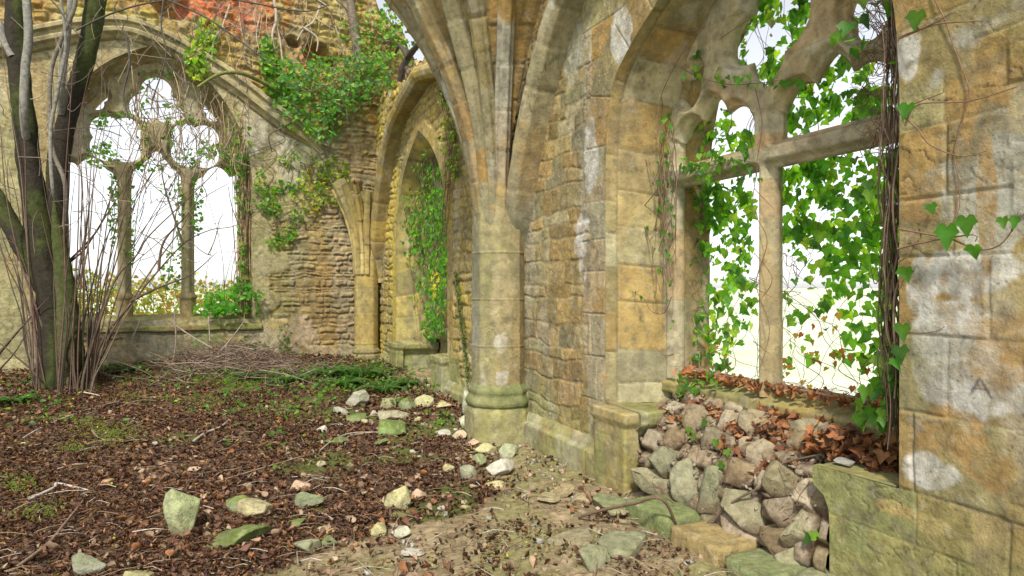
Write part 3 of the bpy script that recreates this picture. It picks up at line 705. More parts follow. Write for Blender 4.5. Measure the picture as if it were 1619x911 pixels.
gg = ss(P[..., 2]+.05*fbm(P, 5, 2, 3), .30, .34)*(1-ss(P[..., 2], .52, .60)); col = mix(col, np.array([.125, .15, .055])*(1+.4*fbm(P, 12, 3, 3)[..., None]), (gg*(.5+.4*ss(fbm(P, 7, 12, 4), -.2, .2)))[..., None])
gridmesh('base', P, H, col, M_SMOOTH, vc)
def ribfront(z, R=4.0, r0=.246):
    h = np.maximum(z-1.88, 0); return r0+R-np.sqrt(np.maximum(R*R-h*h, .01))
def fan_rib(theta, w, seed, parent=None, ztop=5.0, axis=None, pal=GREY, frame=S, R=4.0, z0=1.75, **kw):
    parent = parent or vc; axis = CA if axis is None else axis
    dirv = -N*cos(theta)+U*sin(theta)
    z = np.arange(z0, ztop, .02); r = ribfront(z, R); path = axis+dirv*r[:, None]+ZZ*z[:, None]
    T = np.gradient(path, axis=0); T /= np.linalg.norm(T, axis=1, keepdims=True)
    side = np.cross(T, np.broadcast_to(dirv, T.shape)); side /= np.linalg.norm(side, axis=1, keepdims=True); outw = np.cross(side, T)
    if (outw*dirv).sum() < 0: outw = -outw
    return swept_rib('vault_rib', path, side, outw, ribprof(w, .24), parent, seed, pal, **kw)
for i, (th, w) in enumerate([(-6, .27), (-32, .17), (-50, .15), (-71, .155), (14, .2), (34, .17), (54, .16), (74, .16)]):
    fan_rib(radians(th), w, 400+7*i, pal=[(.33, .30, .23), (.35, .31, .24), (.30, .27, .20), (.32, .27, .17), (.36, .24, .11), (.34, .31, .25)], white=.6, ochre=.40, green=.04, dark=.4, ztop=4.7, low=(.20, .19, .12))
# masonry filling between the ribs
def web(parent, axis, seed, th0, th1, ztop=4.7, back=.15, R=4.0, pal=OCH):
    th = np.radians(np.linspace(th0, th1, 170)); z = np.arange(1.9, ztop, .012)
    r = np.maximum(ribfront(z, R)-back, .06); wide = 1+.12*ss(np.degrees(-th), 74, 90)
    P = np.zeros((len(th), len(z), 3)); dirs = -N*np.cos(th)[:, None]+U*np.sin(th)[:, None]
    P = axis+dirs[:, None]*(r[None]*wide[:, None])[..., None]+ZZ*z[None, :, None]
    H, col = masonry(P, (th[:, None]+0*z)*.6, z[None]+0*th[:, None], (.24, .34), (.25, .35), .012, .012, .008, .006, .01, pal, seed)
    col = stains(P, col, .15, .25, .35, .5, seed+1); gridmesh('web_infill', P, H, col, M_STONE, parent)
web(vc, CA, 470, -93, 93)

# ================================================================ corner column
KC = S.w(5.93, 0, -.26)
cc = thing('corner_column', 'slim yellow stone column with fluted springing in the far corner', 'column', tuple(KC))
kgc = 0.1
YC = [(.46, .38, .19), (.44, .36, .17), (.42, .33, .15), (.48, .40, .22)]
P, H, col, pr = round_part('shaft', cc, KC, [(.215, .38), (.215, 2.3)], .5, 501, YC, n=90, step=.014, green=.35, basegreen=.3, white=.25, ochre=.2, dark=.25)
gridmesh('shaft', P, H, col, M_SMOOTH, cc)
bp2 = [(.27, -.1), (.27, .26), (.255, .28), (.235, .29), (.25, .31), (.255, .33), (.24, .35), (.225, .37), (.205, .41), (.20, .44)]
P, H, col, pr = round_part('base', cc, KC, bp2, .9, 503, YC, n=90, step=.012, green=.6, basegreen=.5, white=.1)
gridmesh('base', P, H, col, M_SMOOTH, cc)
for i, (th, w, zt) in enumerate([(0, .14, 3.28), (-20, .12, 3.36), (-40, .13, 3.30), (-60, .12, 3.33), (-82, .14, 3.2)]):
    fan_rib(radians(th), w, 520+5*i, parent=cc, axis=KC, ztop=zt, pal=YC, R=2.6, joint=(.5, .7), green=.3, white=.15, ochre=.2, dark=.2)
web(cc, KC, 560, -95, 12, ztop=3.22, back=.10, R=2.6, pal=YC)

# ================================================================ back wall with the three-light window
bw = thing('ruined_wall', 'overgrown end wall with a three-light traceried window under a broad arch', 'wall', tuple(B.w(3.5, 0, 0))); bw['kind'] = 'thing'
def bpx(x, y, d=0.): return B.px(x, y, d)
BC, BA = 3.98, 1.68                 # window axis and half-width of its opening in the face
BC = (bpx(399, 400)[0]+bpx(72, 400)[0])/2; BA = abs(bpx(399, 400)[0]-bpx(72, 400)[0])/2
wr, wl = bpx(382, 400, .45)[0], bpx(98, 400, .45)[0]
BWC, BWA = (wr+wl)/2, abs(wl-wr)/2
SILLB = bpx(245, 503, .45)[1]
BPROF = [(0, 3.35), (.05, 3.8), (.2, 4.3), (.48, 4.8), (.85, 5.2), (1.25, 5.45), (BA, 5.55)]
BWPROF = [(0, 3.3), (.05, 3.75), (.18, 4.2), (.42, 4.65), (.75, 5.02), (1.1, 5.25), (BWA, 5.36)]
def b_outline():
    a = arch_pts(BC, BA, BPROF); return dense([(BC+BA, SILLB-.02)]+[tuple(p) for p in a]+[(BC-BA, SILLB-.02), (BC+BA, SILLB-.02)], .05)
FORM = [bpx(x, y) for x, y in [(508, 243), (490, 224), (470, 208), (430, 178), (365, 128), (300, 88), (250, 62), (200, 46), (140, 48), (60, 62)]]
FORM += [(FORM[-1][0]+.8, FORM[-1][1]-.35), (FORM[-1][0]+1.5, FORM[-1][1]-1.1), (FORM[-1][0]+1.9, FORM[-1][1]-2.2)]
FORM = np.array(FORM)
def b_top(v): return np.interp(v, [-1.6, -1.1, -.75, -.4, 0, .5, 1, 2, 3, 5, 9], [5.7, 5.9, 6.0, 6.6, 7.0, 7.3, 7.5, 7.6, 7.7, 7.6, 7.2])+.1*np.sin(v*9)+.07*np.sin(v*23)
def back_style(P, u, z, D, ARC):
    Hr, Cr = masonry(P, u, z, (.045, .13), (.08, .30), .022, .026, .018, .034, .10, BROWN, 601, rs=9, tint=.25, mortar=(.24, .18, .11))
    fp = resample(FORM, .05); dF, _, nF = poly_dist(u, z, fp); below = z < np.interp(u, fp[:, 0], fp[:, 1])
    # plastered smooth band under the broad arch and round the window
    Hs, Cs = masonry(P, u, z, (.3, .45), (.4, .8), .010, .007, .004, .012, .03, [(.42, .38, .27), (.38, .34, .23), (.45, .41, .30), (.36, .33, .24)], 603)
    w0 = .16*fbm(P, 2.2, 604, 4)
    t = ss(.30-D+w0*.4, -.02, .02); t = np.maximum(t, ss((z-2.6-.9*fbm(P, .9, 605, 3))-.9*np.abs(u-BC)*0, 0, .05)*below*ss(u, 1.2, 1.3))
    leftp = ss(u, BC+BA-.1, BC+BA+.05); t = np.maximum(t, leftp*below)
    H = mix(Hr, Hs, t); col = mix(Cr, Cs, t[..., None])
    # quoin at the window's foot
    lo = (1-ss(z, SILLB-.30, SILLB-.22))
    # wall core above the broad arch: orange earth and ochre rubble
    He, Ce = masonry(P, u, z, (.06, .20), (.08, .34), .03, .04, .04, .07, .13, [(.42, .30, .11), (.46, .34, .13), (.36, .27, .12), (.40, .24, .09)], 606, rs=8, mortar=(.28, .19, .08), tint=.3)
    ab = 1-below.astype(float); ab = ab*ss(dF, .02, .12); H = mix(H, He, ab); col = mix(col, Ce, ab[..., None])
    q = B.w
    def e(x, y, rx, ry, cc_, st):
        uu, zz = bpx(x, y); Y = q(uu, zz)[1]; return (q(uu, zz), rx/FPX*Y, ry/FPX*Y, cc_, st)
    L = [e(372, 12, 92, 50, (.38, .085, .035), 1), (e(310, 8, 50, 22, (.46, .12, .05), .9)), e(500, 84, 44, 26, (.40, .10, .04), 1), e(150, 25, 120, 18, (.32, .30, .09), .8), e(520, 45, 60, 40, (.50, .37, .14), .8), e(440, 60, 30, 20, (.55, .42, .34), .5)]
    col = blobs(P, col, L, 607)
    L2 = [e(448, 530, 46, 34, (.42, .35, .27), .97), e(255, 542, 55, 34, (.20, .19, .14), .95), e(520, 560, 70, 14, (.40, .34, .25), .8), e(420, 480, 22, 18, (.40, .34, .20), .9), e(432, 512, 24, 10, (.42, .33, .14), .9),
          e(345, 545, 40, 20, (.16, .19, .08), .8), e(180, 560, 40, 20, (.45, .36, .24), .7), e(430, 410, 30, 24, (.36, .32, .20), .8), e(470, 240, 50, 60, (.40, .38, .32), .8), e(400, 190, 30, 50, (.44, .41, .34), .7),
          e(560, 220, 40, 60, (.22, .19, .11), .7)]  # dark corner rubble, with the recess's shade put into the colour
    wv = .35*fbm(P, 3.5, 3, 4); fl = np.zeros_like(z)
    for c_, rx, rz, _, _ in L2[:10]:
        qq = P-c_; fl = np.maximum(fl, 1-ss(np.sqrt((qq[..., 0]**2+qq[..., 1]**2)/rx**2+(qq[..., 2]/rz)**2)+wv, .75, 1.1))
    H = mix(H, .012+.01*fbm(P, 5, 609, 3), fl); col = blobs(P, col, L2, 3)
    # hollows in the wall core
    for x, y, r in ((463, 66, .12), (500, 84, .22), (272, 8, .25), (525, 96, .10)):
        uu, zz = bpx(x, y); dd = np.hypot((u-uu)/1.3, z-zz)+.05*fbm(P, 5, 611, 3); k = 1-ss(dd, r*.5, r)
        H = H-k*.35
    # moss and stains, greener low down
    col = stains(P, col, .38, .18, .25, .28, 612, .35)
    # slope back above the arch
    return H, col
us = np.concatenate([np.arange(-1.6, 6.6, .016), np.arange(6.6, 9.5, .06)]); zs = np.arange(-.1, 7.9, .0155)
wall_face('wall_face', B, us, zs, b_outline(), back_style, M_STONE, bw, topfn=b_top)
FLIPR = False
af = arch_pts(BC, BA, BPROF); ab_ = arch_pts(BWC, BWA, BWPROF)
n0 = 70
fseg = np.concatenate([np.stack([np.full(n0, BC+BA), np.linspace(SILLB-.02, af[0, 1], n0, endpoint=False)], -1), af, np.stack([np.full(n0, BC-BA), np.linspace(af[-1, 1], SILLB-.02, n0+1)[1:]], -1)])
bseg = np.concatenate([np.stack([np.full(n0, BWC+BWA), np.linspace(SILLB-.02, ab_[0, 1], n0, endpoint=False)], -1), ab_, np.stack([np.full(n0, BWC-BWA), np.linspace(ab_[-1, 1], SILLB-.02, n0+1)[1:]], -1)])
tt = np.linspace(0, 1, 620); t0_ = np.linspace(0, 1, len(fseg))
f2 = np.stack([np.interp(tt, t0_, fseg[:, i]) for i in (0, 1)], -1); b2 = np.stack([np.interp(tt, t0_, bseg[:, i]) for i in (0, 1)], -1)
PALE = [(.34, .28, .17), (.36, .31, .19), (.32, .25, .14)]
reveal('splayed_reveal', B, f2, b2, 0, .46, 34, PALE, 620, bw, green=.35)
reveal('outer_reveal', B, b2, b2, .46, .95, 12, PALE, 622, bw)
# tracery: three lights, two lower circles, one upper circle
def b_sdf(u, z):
    c, a = BWC, BWA; m = .115; r = None; s3 = (2*a-.0)/3; x1 = a*.355
    l = [(c-x1+m*.9, c+x1-m*.9), (c+x1+m*.9, c+a-.05), (c-a+.05, c-x1-m*.9)]
    for i, (p, q) in enumerate(l):
        cu = (p+q)/2; hw = (q-p)/2; zt = 3.40 if i else 3.50
        d = rect(u, z, p, q, SILLB-.05, zt-.12)
        d = np.minimum(d, lancet(u, z, cu, hw*.62, zt-.2, zt, hw*.8)); d = np.minimum(d, circ(u, z, cu-hw*.42, zt-.10, hw*.56)); d = np.minimum(d, circ(u, z, cu+hw*.42, zt-.10, hw*.56))
        r = d if r is None else np.minimum(r, d)
    for sx in (-1, 1):
        cx_, cz_ = c+sx*.60, 4.03
        for k in range(4):
            r = np.minimum(r, circ(u, z, cx_+.205*sin(k*pi/2+pi/4), cz_+.205*cos(k*pi/2+pi/4), .235))
        r = np.minimum(r, circ(u, z, cx_, cz_, .25))
        r = np.minimum(r, circ(u, z, c+sx*.88, 4.60, .105)); r = np.minimum(r, circ(u, z, c+sx*.80, 4.72, .08)); r = np.minimum(r, circ(u, z, c+sx*(a-.12), 3.50, .08))
    for k in range(3):
        r = np.minimum(r, circ(u, z, c+.20*sin(k*2*pi/3), 4.72+.20*cos(k*2*pi/3), .24))
    r = np.minimum(r, circ(u, z, c, 3.80, .075))
    return r
us = np.arange(BWC-BWA-.1, BWC+BWA+.1, .013); zs = np.arange(SILLB-.05, 5.5, .013)
outl = np.concatenate([[(BWC+BWA, 0)], ab_, [(BWC-BWA, 0)]]); outl = np.stack([BWC+(outl[:, 0]-BWC)*1.04, outl[:, 1]+np.where(outl[:, 1] > 1, .04, 0)], -1)
reg = lambda u, z: inside(u, z, outl)
kw = dict(pal=[(.34, .28, .16), (.36, .31, .18), (.31, .25, .14)], green=.35, chamf=.09)
tracery_mesh('window_tracery', B, us, zs, b_sdf, reg, .5, .12, bw, lambda u, z: z >= 3.0, seed=631, **kw)
for sx in (-1, 1):
    tracery_mesh('window_mullion', B, us[np.abs(us-BWC-sx*BWA*.355) < .16], zs, b_sdf, reg, .5, .12, bw, lambda u, z: z < 3.0, seed=633+sx, **kw)
    # moulded foot of the mullion
    pm = B.w(BWC+sx*BWA*.355, 0, .5)
    pr_ = [(.13, SILLB), (.13, SILLB+.32), (.15, SILLB+.34), (.15, SILLB+.37), (.13, SILLB+.40), (.11, SILLB+.44)]
    P, H, col, pr = round_part('mullion_base', bw, pm, pr_, 1, 640+sx, PALE, n=40, step=.03, green=.5); gridmesh('mullion_base', P, H, col, M_SMOOTH, bw)
tracery_mesh('window_jamb', B, us, zs, b_sdf, reg, .5, .12, bw, lambda u, z: (z < 3.0) & (u-BWC > BWA*.7), seed=638, **kw)
tracery_mesh('window_jamb', B, us, zs, b_sdf, reg, .5, .12, bw, lambda u, z: (z < 3.0) & (BWC-u > BWA*.7), seed=639, **kw)
# sloping mossy sill
pr = dense([(-.02, SILLB-.22), (-.06, SILLB-.20), (-.06, SILLB-.12), (.02, SILLB-.10), (.34, SILLB+.03), (.95, SILLB+.05)], .02); us = np.arange(BC-BA-.15, BC+BA+.12, .02)
P = B.w(us[:, None]+0*pr[None, :, 0], pr[None, :, 1]+0*us[:, None], pr[None, :, 0]+0*us[:, None])
H, col = masonry(P, us[:, None]+0*pr[None, :, 0], pr[None, :, 0]+0*us[:, None]+2, (3, 4), (.5, .9), .01, .01, .01, .01, .02, PALE, 645)
col = mix(col, np.array([.15, .17, .05]), (ss(fbm(P, 2.2, 646, 4), -.3, .2)*.8)[..., None]); gridmesh('window_sill', P, H+.02*fbm(P, 4, 647, 3), col, M_STONE, bw)
# broad moulded arch on the wall
path2 = resample(FORM, .03); path = B.w(path2[:, 0], path2[:, 1], 0); T = np.gradient(path, axis=0); T /= np.linalg.norm(T, axis=1, keepdims=True)
outw = np.broadcast_to(-B.n, T.shape); side = np.cross(T, outw); side *= np.sign(side[:, 2].mean())
prof = [(.16, -.05), (.16, .16), (.13, .20), (.07, .20), (.05, .14), (.0, .13), (-.03, .17), (-.09, .16), (-.12, .10), (-.17, .06), (-.20, -.02)]
swept_rib('arch_moulding', path, side, outw, prof, bw, 650, [(.36, .32, .22), (.40, .35, .25), (.33, .29, .19)], joint=(.45, .7), green=.5, white=.2, ochre=.2, dark=.35, taper=.25+.75*ss(np.arange(len(path)), 0, 26))
# back of the wall and its top
us_ = np.arange(-1.6, 9.5, .08); zs_ = np.arange(-.5, 7.2, .08); Ug, Zg = np.meshgrid(us_, zs_, indexing='ij'); oo = np.concatenate([[(BWC+BWA, SILLB)], ab_, [(BWC-BWA, SILLB)]])
ins = inside(Ug, Zg, oo); keep = ~(ins[:-1, :-1] & ins[1:, :-1] & ins[1:, 1:] & ins[:-1, 1:]); _, _, nr = poly_dist(Ug, Zg, np.concatenate([oo, oo[:1]])); Ug = np.where(ins, nr[..., 0], Ug); Zg = np.where(ins, nr[..., 1], Zg)
Zg = np.minimum(Zg, b_top(Ug)); P = B.w(Ug, Zg, .95); gridmesh('outer_face', P, 0*Ug, np.broadcast_to(np.array([.3, .26, .17]), P.shape).copy(), M_STONE, bw, mask=keep)
cap(bw, B, us_, b_top, 0, .95, BROWN, 655)
# ================================================================ loose stones
def rock_mesh(name, c, size, seed, col, moss=0., rotz=0., tilt=(0, 0), sub=4, cuts=13, block=0., rough=.04, mat=None, parent=None):
    import bmesh
    key = sub
    if key not in ICO:
        bm = bmesh.new(); bmesh.ops.create_icosphere(bm, subdivisions=sub, radius=1)
        ICO[key] = (np.array([v.co[:] for v in bm.verts]), np.array([[v.index for v in f.verts] for f in bm.faces])); bm.free()
    V, F = ICO[key]; V = V.copy(); rs = np.random.default_rng(seed)
    if block: V = V/np.maximum(np.abs(V).max(1, keepdims=True)**block, .3)*(1-.12*block)
    for k in range(cuts):
        n = rs.normal(size=3); n /= np.linalg.norm(n); d = rs.uniform(.46, .80)
        t = V@n; V = V-np.maximum(t-d, 0)[:, None]*n
    V = V/np.maximum(V.max(0)-V.min(0), 1e-6)*2; V = V-(V.max(0)+V.min(0))/2
    s = np.array(size)/2; V = V*s
    P = V+seed*3.1; sc = 1/max(s.min(), .02)
    Nn = V/np.maximum(np.linalg.norm(V, axis=1, keepdims=True), 1e-6)
    V = V+Nn*(fbm(P, sc*.7, seed, 4)*rough*2.2*s.mean()+fbm(P, sc*3.2, seed+1, 3)*rough*.8*s.mean())[:, None]
    cz, sz = cos(rotz), sin(rotz); Rz = np.array([[cz, -sz, 0], [sz, cz, 0], [0, 0, 1]])
    ax, ay = tilt; Rx = np.array([[1, 0, 0], [0, cos(ax), -sin(ax)], [0, sin(ax), cos(ax)]]); Ry = np.array([[cos(ay), 0, sin(ay)], [0, 1, 0], [-sin(ay), 0, cos(ay)]])
    V = V@(Rz@Rx@Ry).T
    C = np.array(col)*(1+.28*fbm(P, 9, seed+2, 4)[:, None])
    up = ss(V[:, 2]/max(V[:, 2].max(), 1e-3)+.5*fbm(P, 7, seed+3, 4), .0, .5)*moss
    C = mix(C, np.array([.13, .17, .045])*(1+.3*fbm(P, 20, seed, 3)[:, None]), up[:, None])
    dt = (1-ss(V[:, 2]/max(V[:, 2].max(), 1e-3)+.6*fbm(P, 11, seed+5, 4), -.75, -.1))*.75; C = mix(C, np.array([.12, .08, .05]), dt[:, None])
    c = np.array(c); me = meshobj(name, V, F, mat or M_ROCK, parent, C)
    me.location = tuple(c)
    return me
ICO = {}
CRM = (.42, .37, .20); GRY = (.30, .30, .22); WHT = (.46, .44, .36); PNK = (.46, .33, .23); YLW = (.42, .39, .20); GRN = (.20, .23, .12); TAN = (.34, .27, .16)
GS = [  # x, y, w, h in the view, thickness factor, colour, moss, label
 (277, 822, 58, 74, 1.0, (.33, .36, .19), .15, 'tall squared pale green stone standing alone in the leaf mould', 1),
 (376, 796, 56, 38, .5, GRN, .9, 'mossy stone half hidden behind the cream cobble at the left', 0),
 (399, 805, 56, 42, .6, CRM, 0, 'bright cream cobble leaning on a mossy stone', 0),
 (365, 850, 100, 44, .35, (.19, .20, .08), .9, 'wide flat moss covered slab in front of the cream cobble', 0),
 (130, 896, 56, 46, .6, GRY, .3, 'grey green stone cut by the bottom edge at the far left', 0),
 (217, 912, 62, 26, .5, CRM, .3, 'low cream stone peeping over the bottom edge', 0),
 (476, 771, 36, 20, .6, PNK, 0, 'pinkish flat stone lying behind a dark green angular stone', 0),
 (487, 793, 46, 38, .6, (.22, .24, .15), .3, 'dark green angular stone below the pinkish flat one', 0),
 (517, 839, 34, 16, .5, CRM, 0, 'thin cream stone just above a small green one', 0),
 (520, 858, 26, 24, .6, GRN, .6, 'small green stone under the thin cream one', 0),
 (482, 868, 42, 28, .6, (.30, .30, .19), .2, 'rounded grey green stone at the edge of the bare ground', 0),
 (598, 838, 34, 26, .6, YLW, 0, 'cream wedge shaped stone, left of a pair on the bare ground edge', 0),
 (633, 843, 32, 22, .6, (.38, .38, .28), 0, 'grey white oval stone, right of a pair on the bare ground edge', 0),
 (627, 789, 44, 44, .7, YLW, .05, 'large pale yellow stone in the middle of the floor', 0),
 (661, 783, 24, 22, .7, PNK, 0, 'small pink squared stone right of the large pale yellow one', 1),
 (709, 743, 20, 20, .8, YLW, 0, 'small yellow squared stone between column and pale yellow stone', 1),
 (740, 749, 30, 26, .7, (.29, .29, .20), .1, 'dull grey round stone left of the largest white cobble', 0),
 (757, 729, 24, 24, .7, (.28, .32, .17), .3, 'greenish round stone touching the dull grey round one', 0),
 (768, 712, 34, 20, .7, YLW, 0, 'cream oval stone below the column base, left of its neighbour', 0),
 (805, 715, 34, 24, .7, (.36, .38, .24), .1, 'greenish cream stone right under the column base', 0),
 (792, 740, 50, 36, .6, WHT, 0, 'largest white pitted cobble in front of the column base', 0),
 (786, 768, 38, 14, .6, CRM, .1, 'thin yellowish slab below the largest white cobble', 1),
 (748, 700, 26, 14, .7, PNK, 0, 'flat pinkish stone at the left foot of the column base', 0),
 (727, 690, 24, 18, .8, (.46, .38, .25), 0, 'pale peach stone left of the column base', 0),
 (702, 686, 22, 14, .7, WHT, 0, 'small whitish stone beside the pale peach stone', 0),
 (735, 671, 22, 24, .9, (.46, .46, .32), 0, 'pale rounded stone propped against the column plinth', 0),
 (737, 642, 16, 44, .9, (.36, .37, .26), 0, 'upright narrow stone with a dark spot leaning by the column', 1),
 (671, 635, 34, 24, .7, (.38, .35, .19), .1, 'yellowish boulder in front of the niche pedestal', 0),
 (700, 641, 42, 12, .7, CRM, .1, 'low flat yellowish slab beside the yellowish boulder', 1),
 (621, 658, 52, 24, .5, (.34, .31, .21), .1, 'long grey tan slab lying tilted on a mossy block', 1),
 (619, 680, 46, 26, .8, (.16, .22, .07), .9, 'bright mossy block under the long grey tan slab', 1),
 (564, 632, 38, 32, .7, (.33, .32, .25), .2, 'large grey boulder among the ferns', 0),
 (540, 650, 28, 16, .6, (.33, .31, .25), 0, 'flat grey stone below the large grey boulder', 0),
 (612, 640, 26, 20, .8, (.34, .32, .18), .3, 'tan stone behind the long tilted slab', 0),
 (644, 640, 28, 24, .8, GRN, .9, 'dark mossy lump behind the long tilted slab', 0),
 (660, 664, 14, 10, .8, YLW, 0, 'tiny yellow stone right of the long tilted slab', 0),
 (577, 668, 12, 9, .8, CRM, 0, 'tiny cream stone left of the bright mossy block', 0),
 (562, 662, 32, 18, .6, GRN, .9, 'mossy stone left of the long tilted slab', 0),
 (508, 679, 20, 14, .7, WHT, 0, 'small white stone in the leaf litter with a green leaf beside it', 0),
 (507, 736, 16, 14, .8, (.40, .34, .22), 0, 'small tan stone alone in the middle leaf litter', 0),
 (530, 697, 40, 18, .4, (.14, .16, .08), .8, 'dark low mossy stone left of the broken twig', 0),
 (600, 700, 34, 16, .4, (.16, .17, .10), .7, 'dark low mossy stone in front of the bright mossy block', 0),
 (303, 743, 24, 12, .6, PNK, 0, 'small pinkish stone above the tall squared one', 0),
 (165, 764, 24, 14, .6, (.42, .27, .14), 0, 'small orange stone on the left of the floor', 0),
 (245, 704, 12, 11, .8, WHT, 0, 'tiny white stone in the left leaf litter', 0),
 (629, 815, 30, 16, .4, (.24, .22, .10), .6, 'dull mossy stone right below the large pale yellow one', 0),
 (464, 828, 34, 22, .4, (.18, .19, .08), .8, 'flat mossy stone left of the thin cream stone', 0),
 (748, 771, 14, 12, .7, TAN, 0, 'small tan stone between bare earth and leaf litter', 0),
 (697, 805, 14, 10, .7, WHT, 0, 'tiny pale stone on the bare earth edge', 0),
 (736, 804, 16, 12, .7, YLW, 0, 'small yellow stone on the bare earth edge', 0),
 (891, 778, 40, 26, .6, (.36, .29, .16), 0, 'tan stone sunk in the sandy ground by the plinth', 0),
 (868, 788, 40, 22, .4, (.31, .27, .15), 0, 'low tan stone in the sandy ground left of its neighbour', 0),
 (920, 790, 34, 24, .5, (.34, .27, .16), 0, 'flattish tan stone close to the wall foot', 0),
 (812, 695, 26, 12, .6, (.36, .35, .28), 0, 'grey crumb of stone at the right foot of the column', 0),
 (590, 655, 14, 12, .8, (.42, .36, .26), 0, 'tiny peach stone left of the long tilted slab', 0),
 (652, 876, 40, 14, .3, (.42, .40, .33), 0, 'flat cluster of white chips on the bare ground', 0)]
for i, (x, y, w, h, th, col, moss, lab, blk) in enumerate(GS):
    c = gp(x, y+h*.36); Y = c[1]; ww = w/FPX*Y; hh = h/FPX*Y
    dn = (EYE-c[2])/Y                                  # looking down: part of the height seen is depth
    H = hh*(.35+.75*th); depth = max(ww*.75, (hh-H)/max(dn, .1)*.6) if th < .6 else ww*.75
    depth = min(depth, ww*1.3)
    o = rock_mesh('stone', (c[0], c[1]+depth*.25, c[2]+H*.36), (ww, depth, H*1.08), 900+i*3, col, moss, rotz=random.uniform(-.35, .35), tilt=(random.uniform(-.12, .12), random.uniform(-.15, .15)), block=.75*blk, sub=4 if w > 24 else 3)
    tag(o, lab, 'stone', 'loose stones scattered on the floor')

# ================================================================ rubble packed into the alcove under the near window
HEAP = [(-.06, -.35), (.0, .12), (.05, .33), (.15, .47), (.30, .60), (.43, .675), (.60, .72)]
hd = [p[0] for p in HEAP]; hz = [p[1] for p in HEAP]
def heap_px(x, y):
    for d in np.linspace(-.05, .6, 140):
        u, z = S.px(x, y, d)
        if z <= np.interp(d, hd, hz): return u, z, d
    return S.px(x, y, .5)+(.5,)
pr = dense(HEAP, .012); us = np.arange(-3.64, -1.93, .012)
P = S.w(us[:, None]+0*pr[None, :, 0], pr[None, :, 1]+0*us[:, None], pr[None, :, 0]+0*us[:, None])
rr, cc_, dd = layout(us[:, None]+0*pr[None, :, 0], np.arange(len(pr))[None]*.012+0*us[:, None], (.12, .19), (.12, .26), .05, 71)
H = .05*ss(dd, 0, .04)+.05*fbm(P, 5, 72, 4)+.025*(hsh(rr, cc_, 4)-.5)-.03
col = pal_pick([(.30, .24, .17), (.26, .20, .13), (.34, .29, .20), (.22, .17, .10)], hsh(rr, cc_, 5))*(1+.3*fbm(P, 7, 73, 3)[..., None])
col = mix(np.array([.10, .06, .035])*(1+.3*fbm(P, 15, 74, 3)[..., None]), col, ss(dd, .008, .03)[..., None])
o = gridmesh('rubble_heap', P, H, col, M_ROCK, None); tag(o, 'bank of earth and small rubble filling the alcove under the near window', 'rubble')
GA = (.36, .35, .25); PA = (.42, .37, .29); BR = (.28, .22, .15); GB = (.33, .34, .25); PB = (.45, .38, .31)
AS = [(1051, 731, 46, 40, GB, 'greenish knobbly stone against the left pedestal, above the long oval one'),
 (1036, 766, 66, 36, GA, 'long oval pale stone jutting left over the pedestal edge'),
 (1090, 770, 46, 74, GB, 'tall upright pale green stone, tallest in the alcove rubble'),
 (1127, 774, 46, 62, (.32, .34, .24), 'pointed grey green stone right of the tallest upright one'),
 (1058, 803, 44, 50, BR, 'brown stone in shadow below the long oval one'),
 (1080, 826, 52, 38, (.30, .30, .22), 'dusty stone under the tallest upright one'),
 (1121, 822, 36, 34, (.31, .29, .22), 'small stone under the pointed grey green one'),
 (1182, 809, 64, 54, GA, 'big square grey stone in the centre of the rubble'),
 (1176, 848, 64, 54, PB, 'pinkish wedge stone under the big square grey one'),
 (1180, 753, 56, 46, BR, 'brown block above the big square grey stone'),
 (1160, 670, 42, 40, PA, 'crumbly pale stone at the top left of the rubble'),
 (1202, 673, 54, 42, (.38, .33, .24), 'broad pale brown stone at the top of the rubble near the mullion'),
 (1276, 686, 52, 40, (.36, .33, .25), 'round grey stone at the top right of the rubble'),
 (1206, 722, 40, 46, PA, 'slanting pale stone in the leaves right of the little cream one'),
 (1181, 706, 24, 26, PB, 'little cream stone among red leaves'),
 (1240, 762, 54, 56, (.27, .25, .17), 'dark flat faced stone crossed by a twig'),
 (1240, 812, 52, 48, PB, 'pale pink stone right of the big square grey one'),
 (1280, 785, 44, 54, (.50, .45, .37), 'whitest stone, beside the curved edge of the right pedestal'),
 (1266, 836, 48, 50, GA, 'grey stone with a green leaf on it against the right pedestal'),
 (1236, 858, 54, 44, BR, 'brown stone low in the rubble between two pale ones'),
 (1256, 890, 52, 48, (.33, .33, .23), 'large greenish block at the bottom right of the rubble'),
 (1108, 668, 42, 38, (.32, .27, .20), 'brownish stone at the sill corner left of the crumbly pale one'),
 (1074, 697, 40, 34, BR, 'brown stone under the twigs at the left top of the rubble'),
 (1134, 695, 40, 30, (.31, .28, .21), 'dull stone below the crumbly pale one'),
 (1255, 728, 44, 24, (.32, .27, .21), 'flat brown stone half buried in leaves'),
 (1328, 660, 44, 16, (.30, .28, .22), 'thin grey slate like stone lying on the leaves by the sill'),
 (1335, 722, 34, 14, (.46, .45, .42), 'small white chip of slate on top of the right pedestal')]
for i, (x, y, w, h, col, lab) in enumerate(AS):
    if i == len(AS)-1:
        c = S.P(x, 730, .12); c[2] = PEDT+.018; Y = c[1]; o = rock_mesh('stone', c, (w/FPX*Y, .09, .022), 1300, (.33, .33, .30), 0, rotz=-.3, tilt=(.05, .1), block=.5, sub=3, cuts=12)
    else:
        u, z, d = heap_px(x, y); c = S.w(u, z, d); Y = c[1]; ww = w/FPX*Y*1.04; hh = h/FPX*Y*1.02
        o = rock_mesh('stone', c, (ww*1.22, min(ww, hh)*.72, hh*1.2), 1200+i*3, np.array(col)*np.array([.70, .65, .56])*random.uniform(.85, 1.15), .06, rotz=-.45+random.uniform(-.15, .15), tilt=(-.2, random.uniform(-.15, .15)), block=.7, cuts=16, rough=.045)
    tag(o, lab, 'stone', 'rubble stones stacked in the alcove')
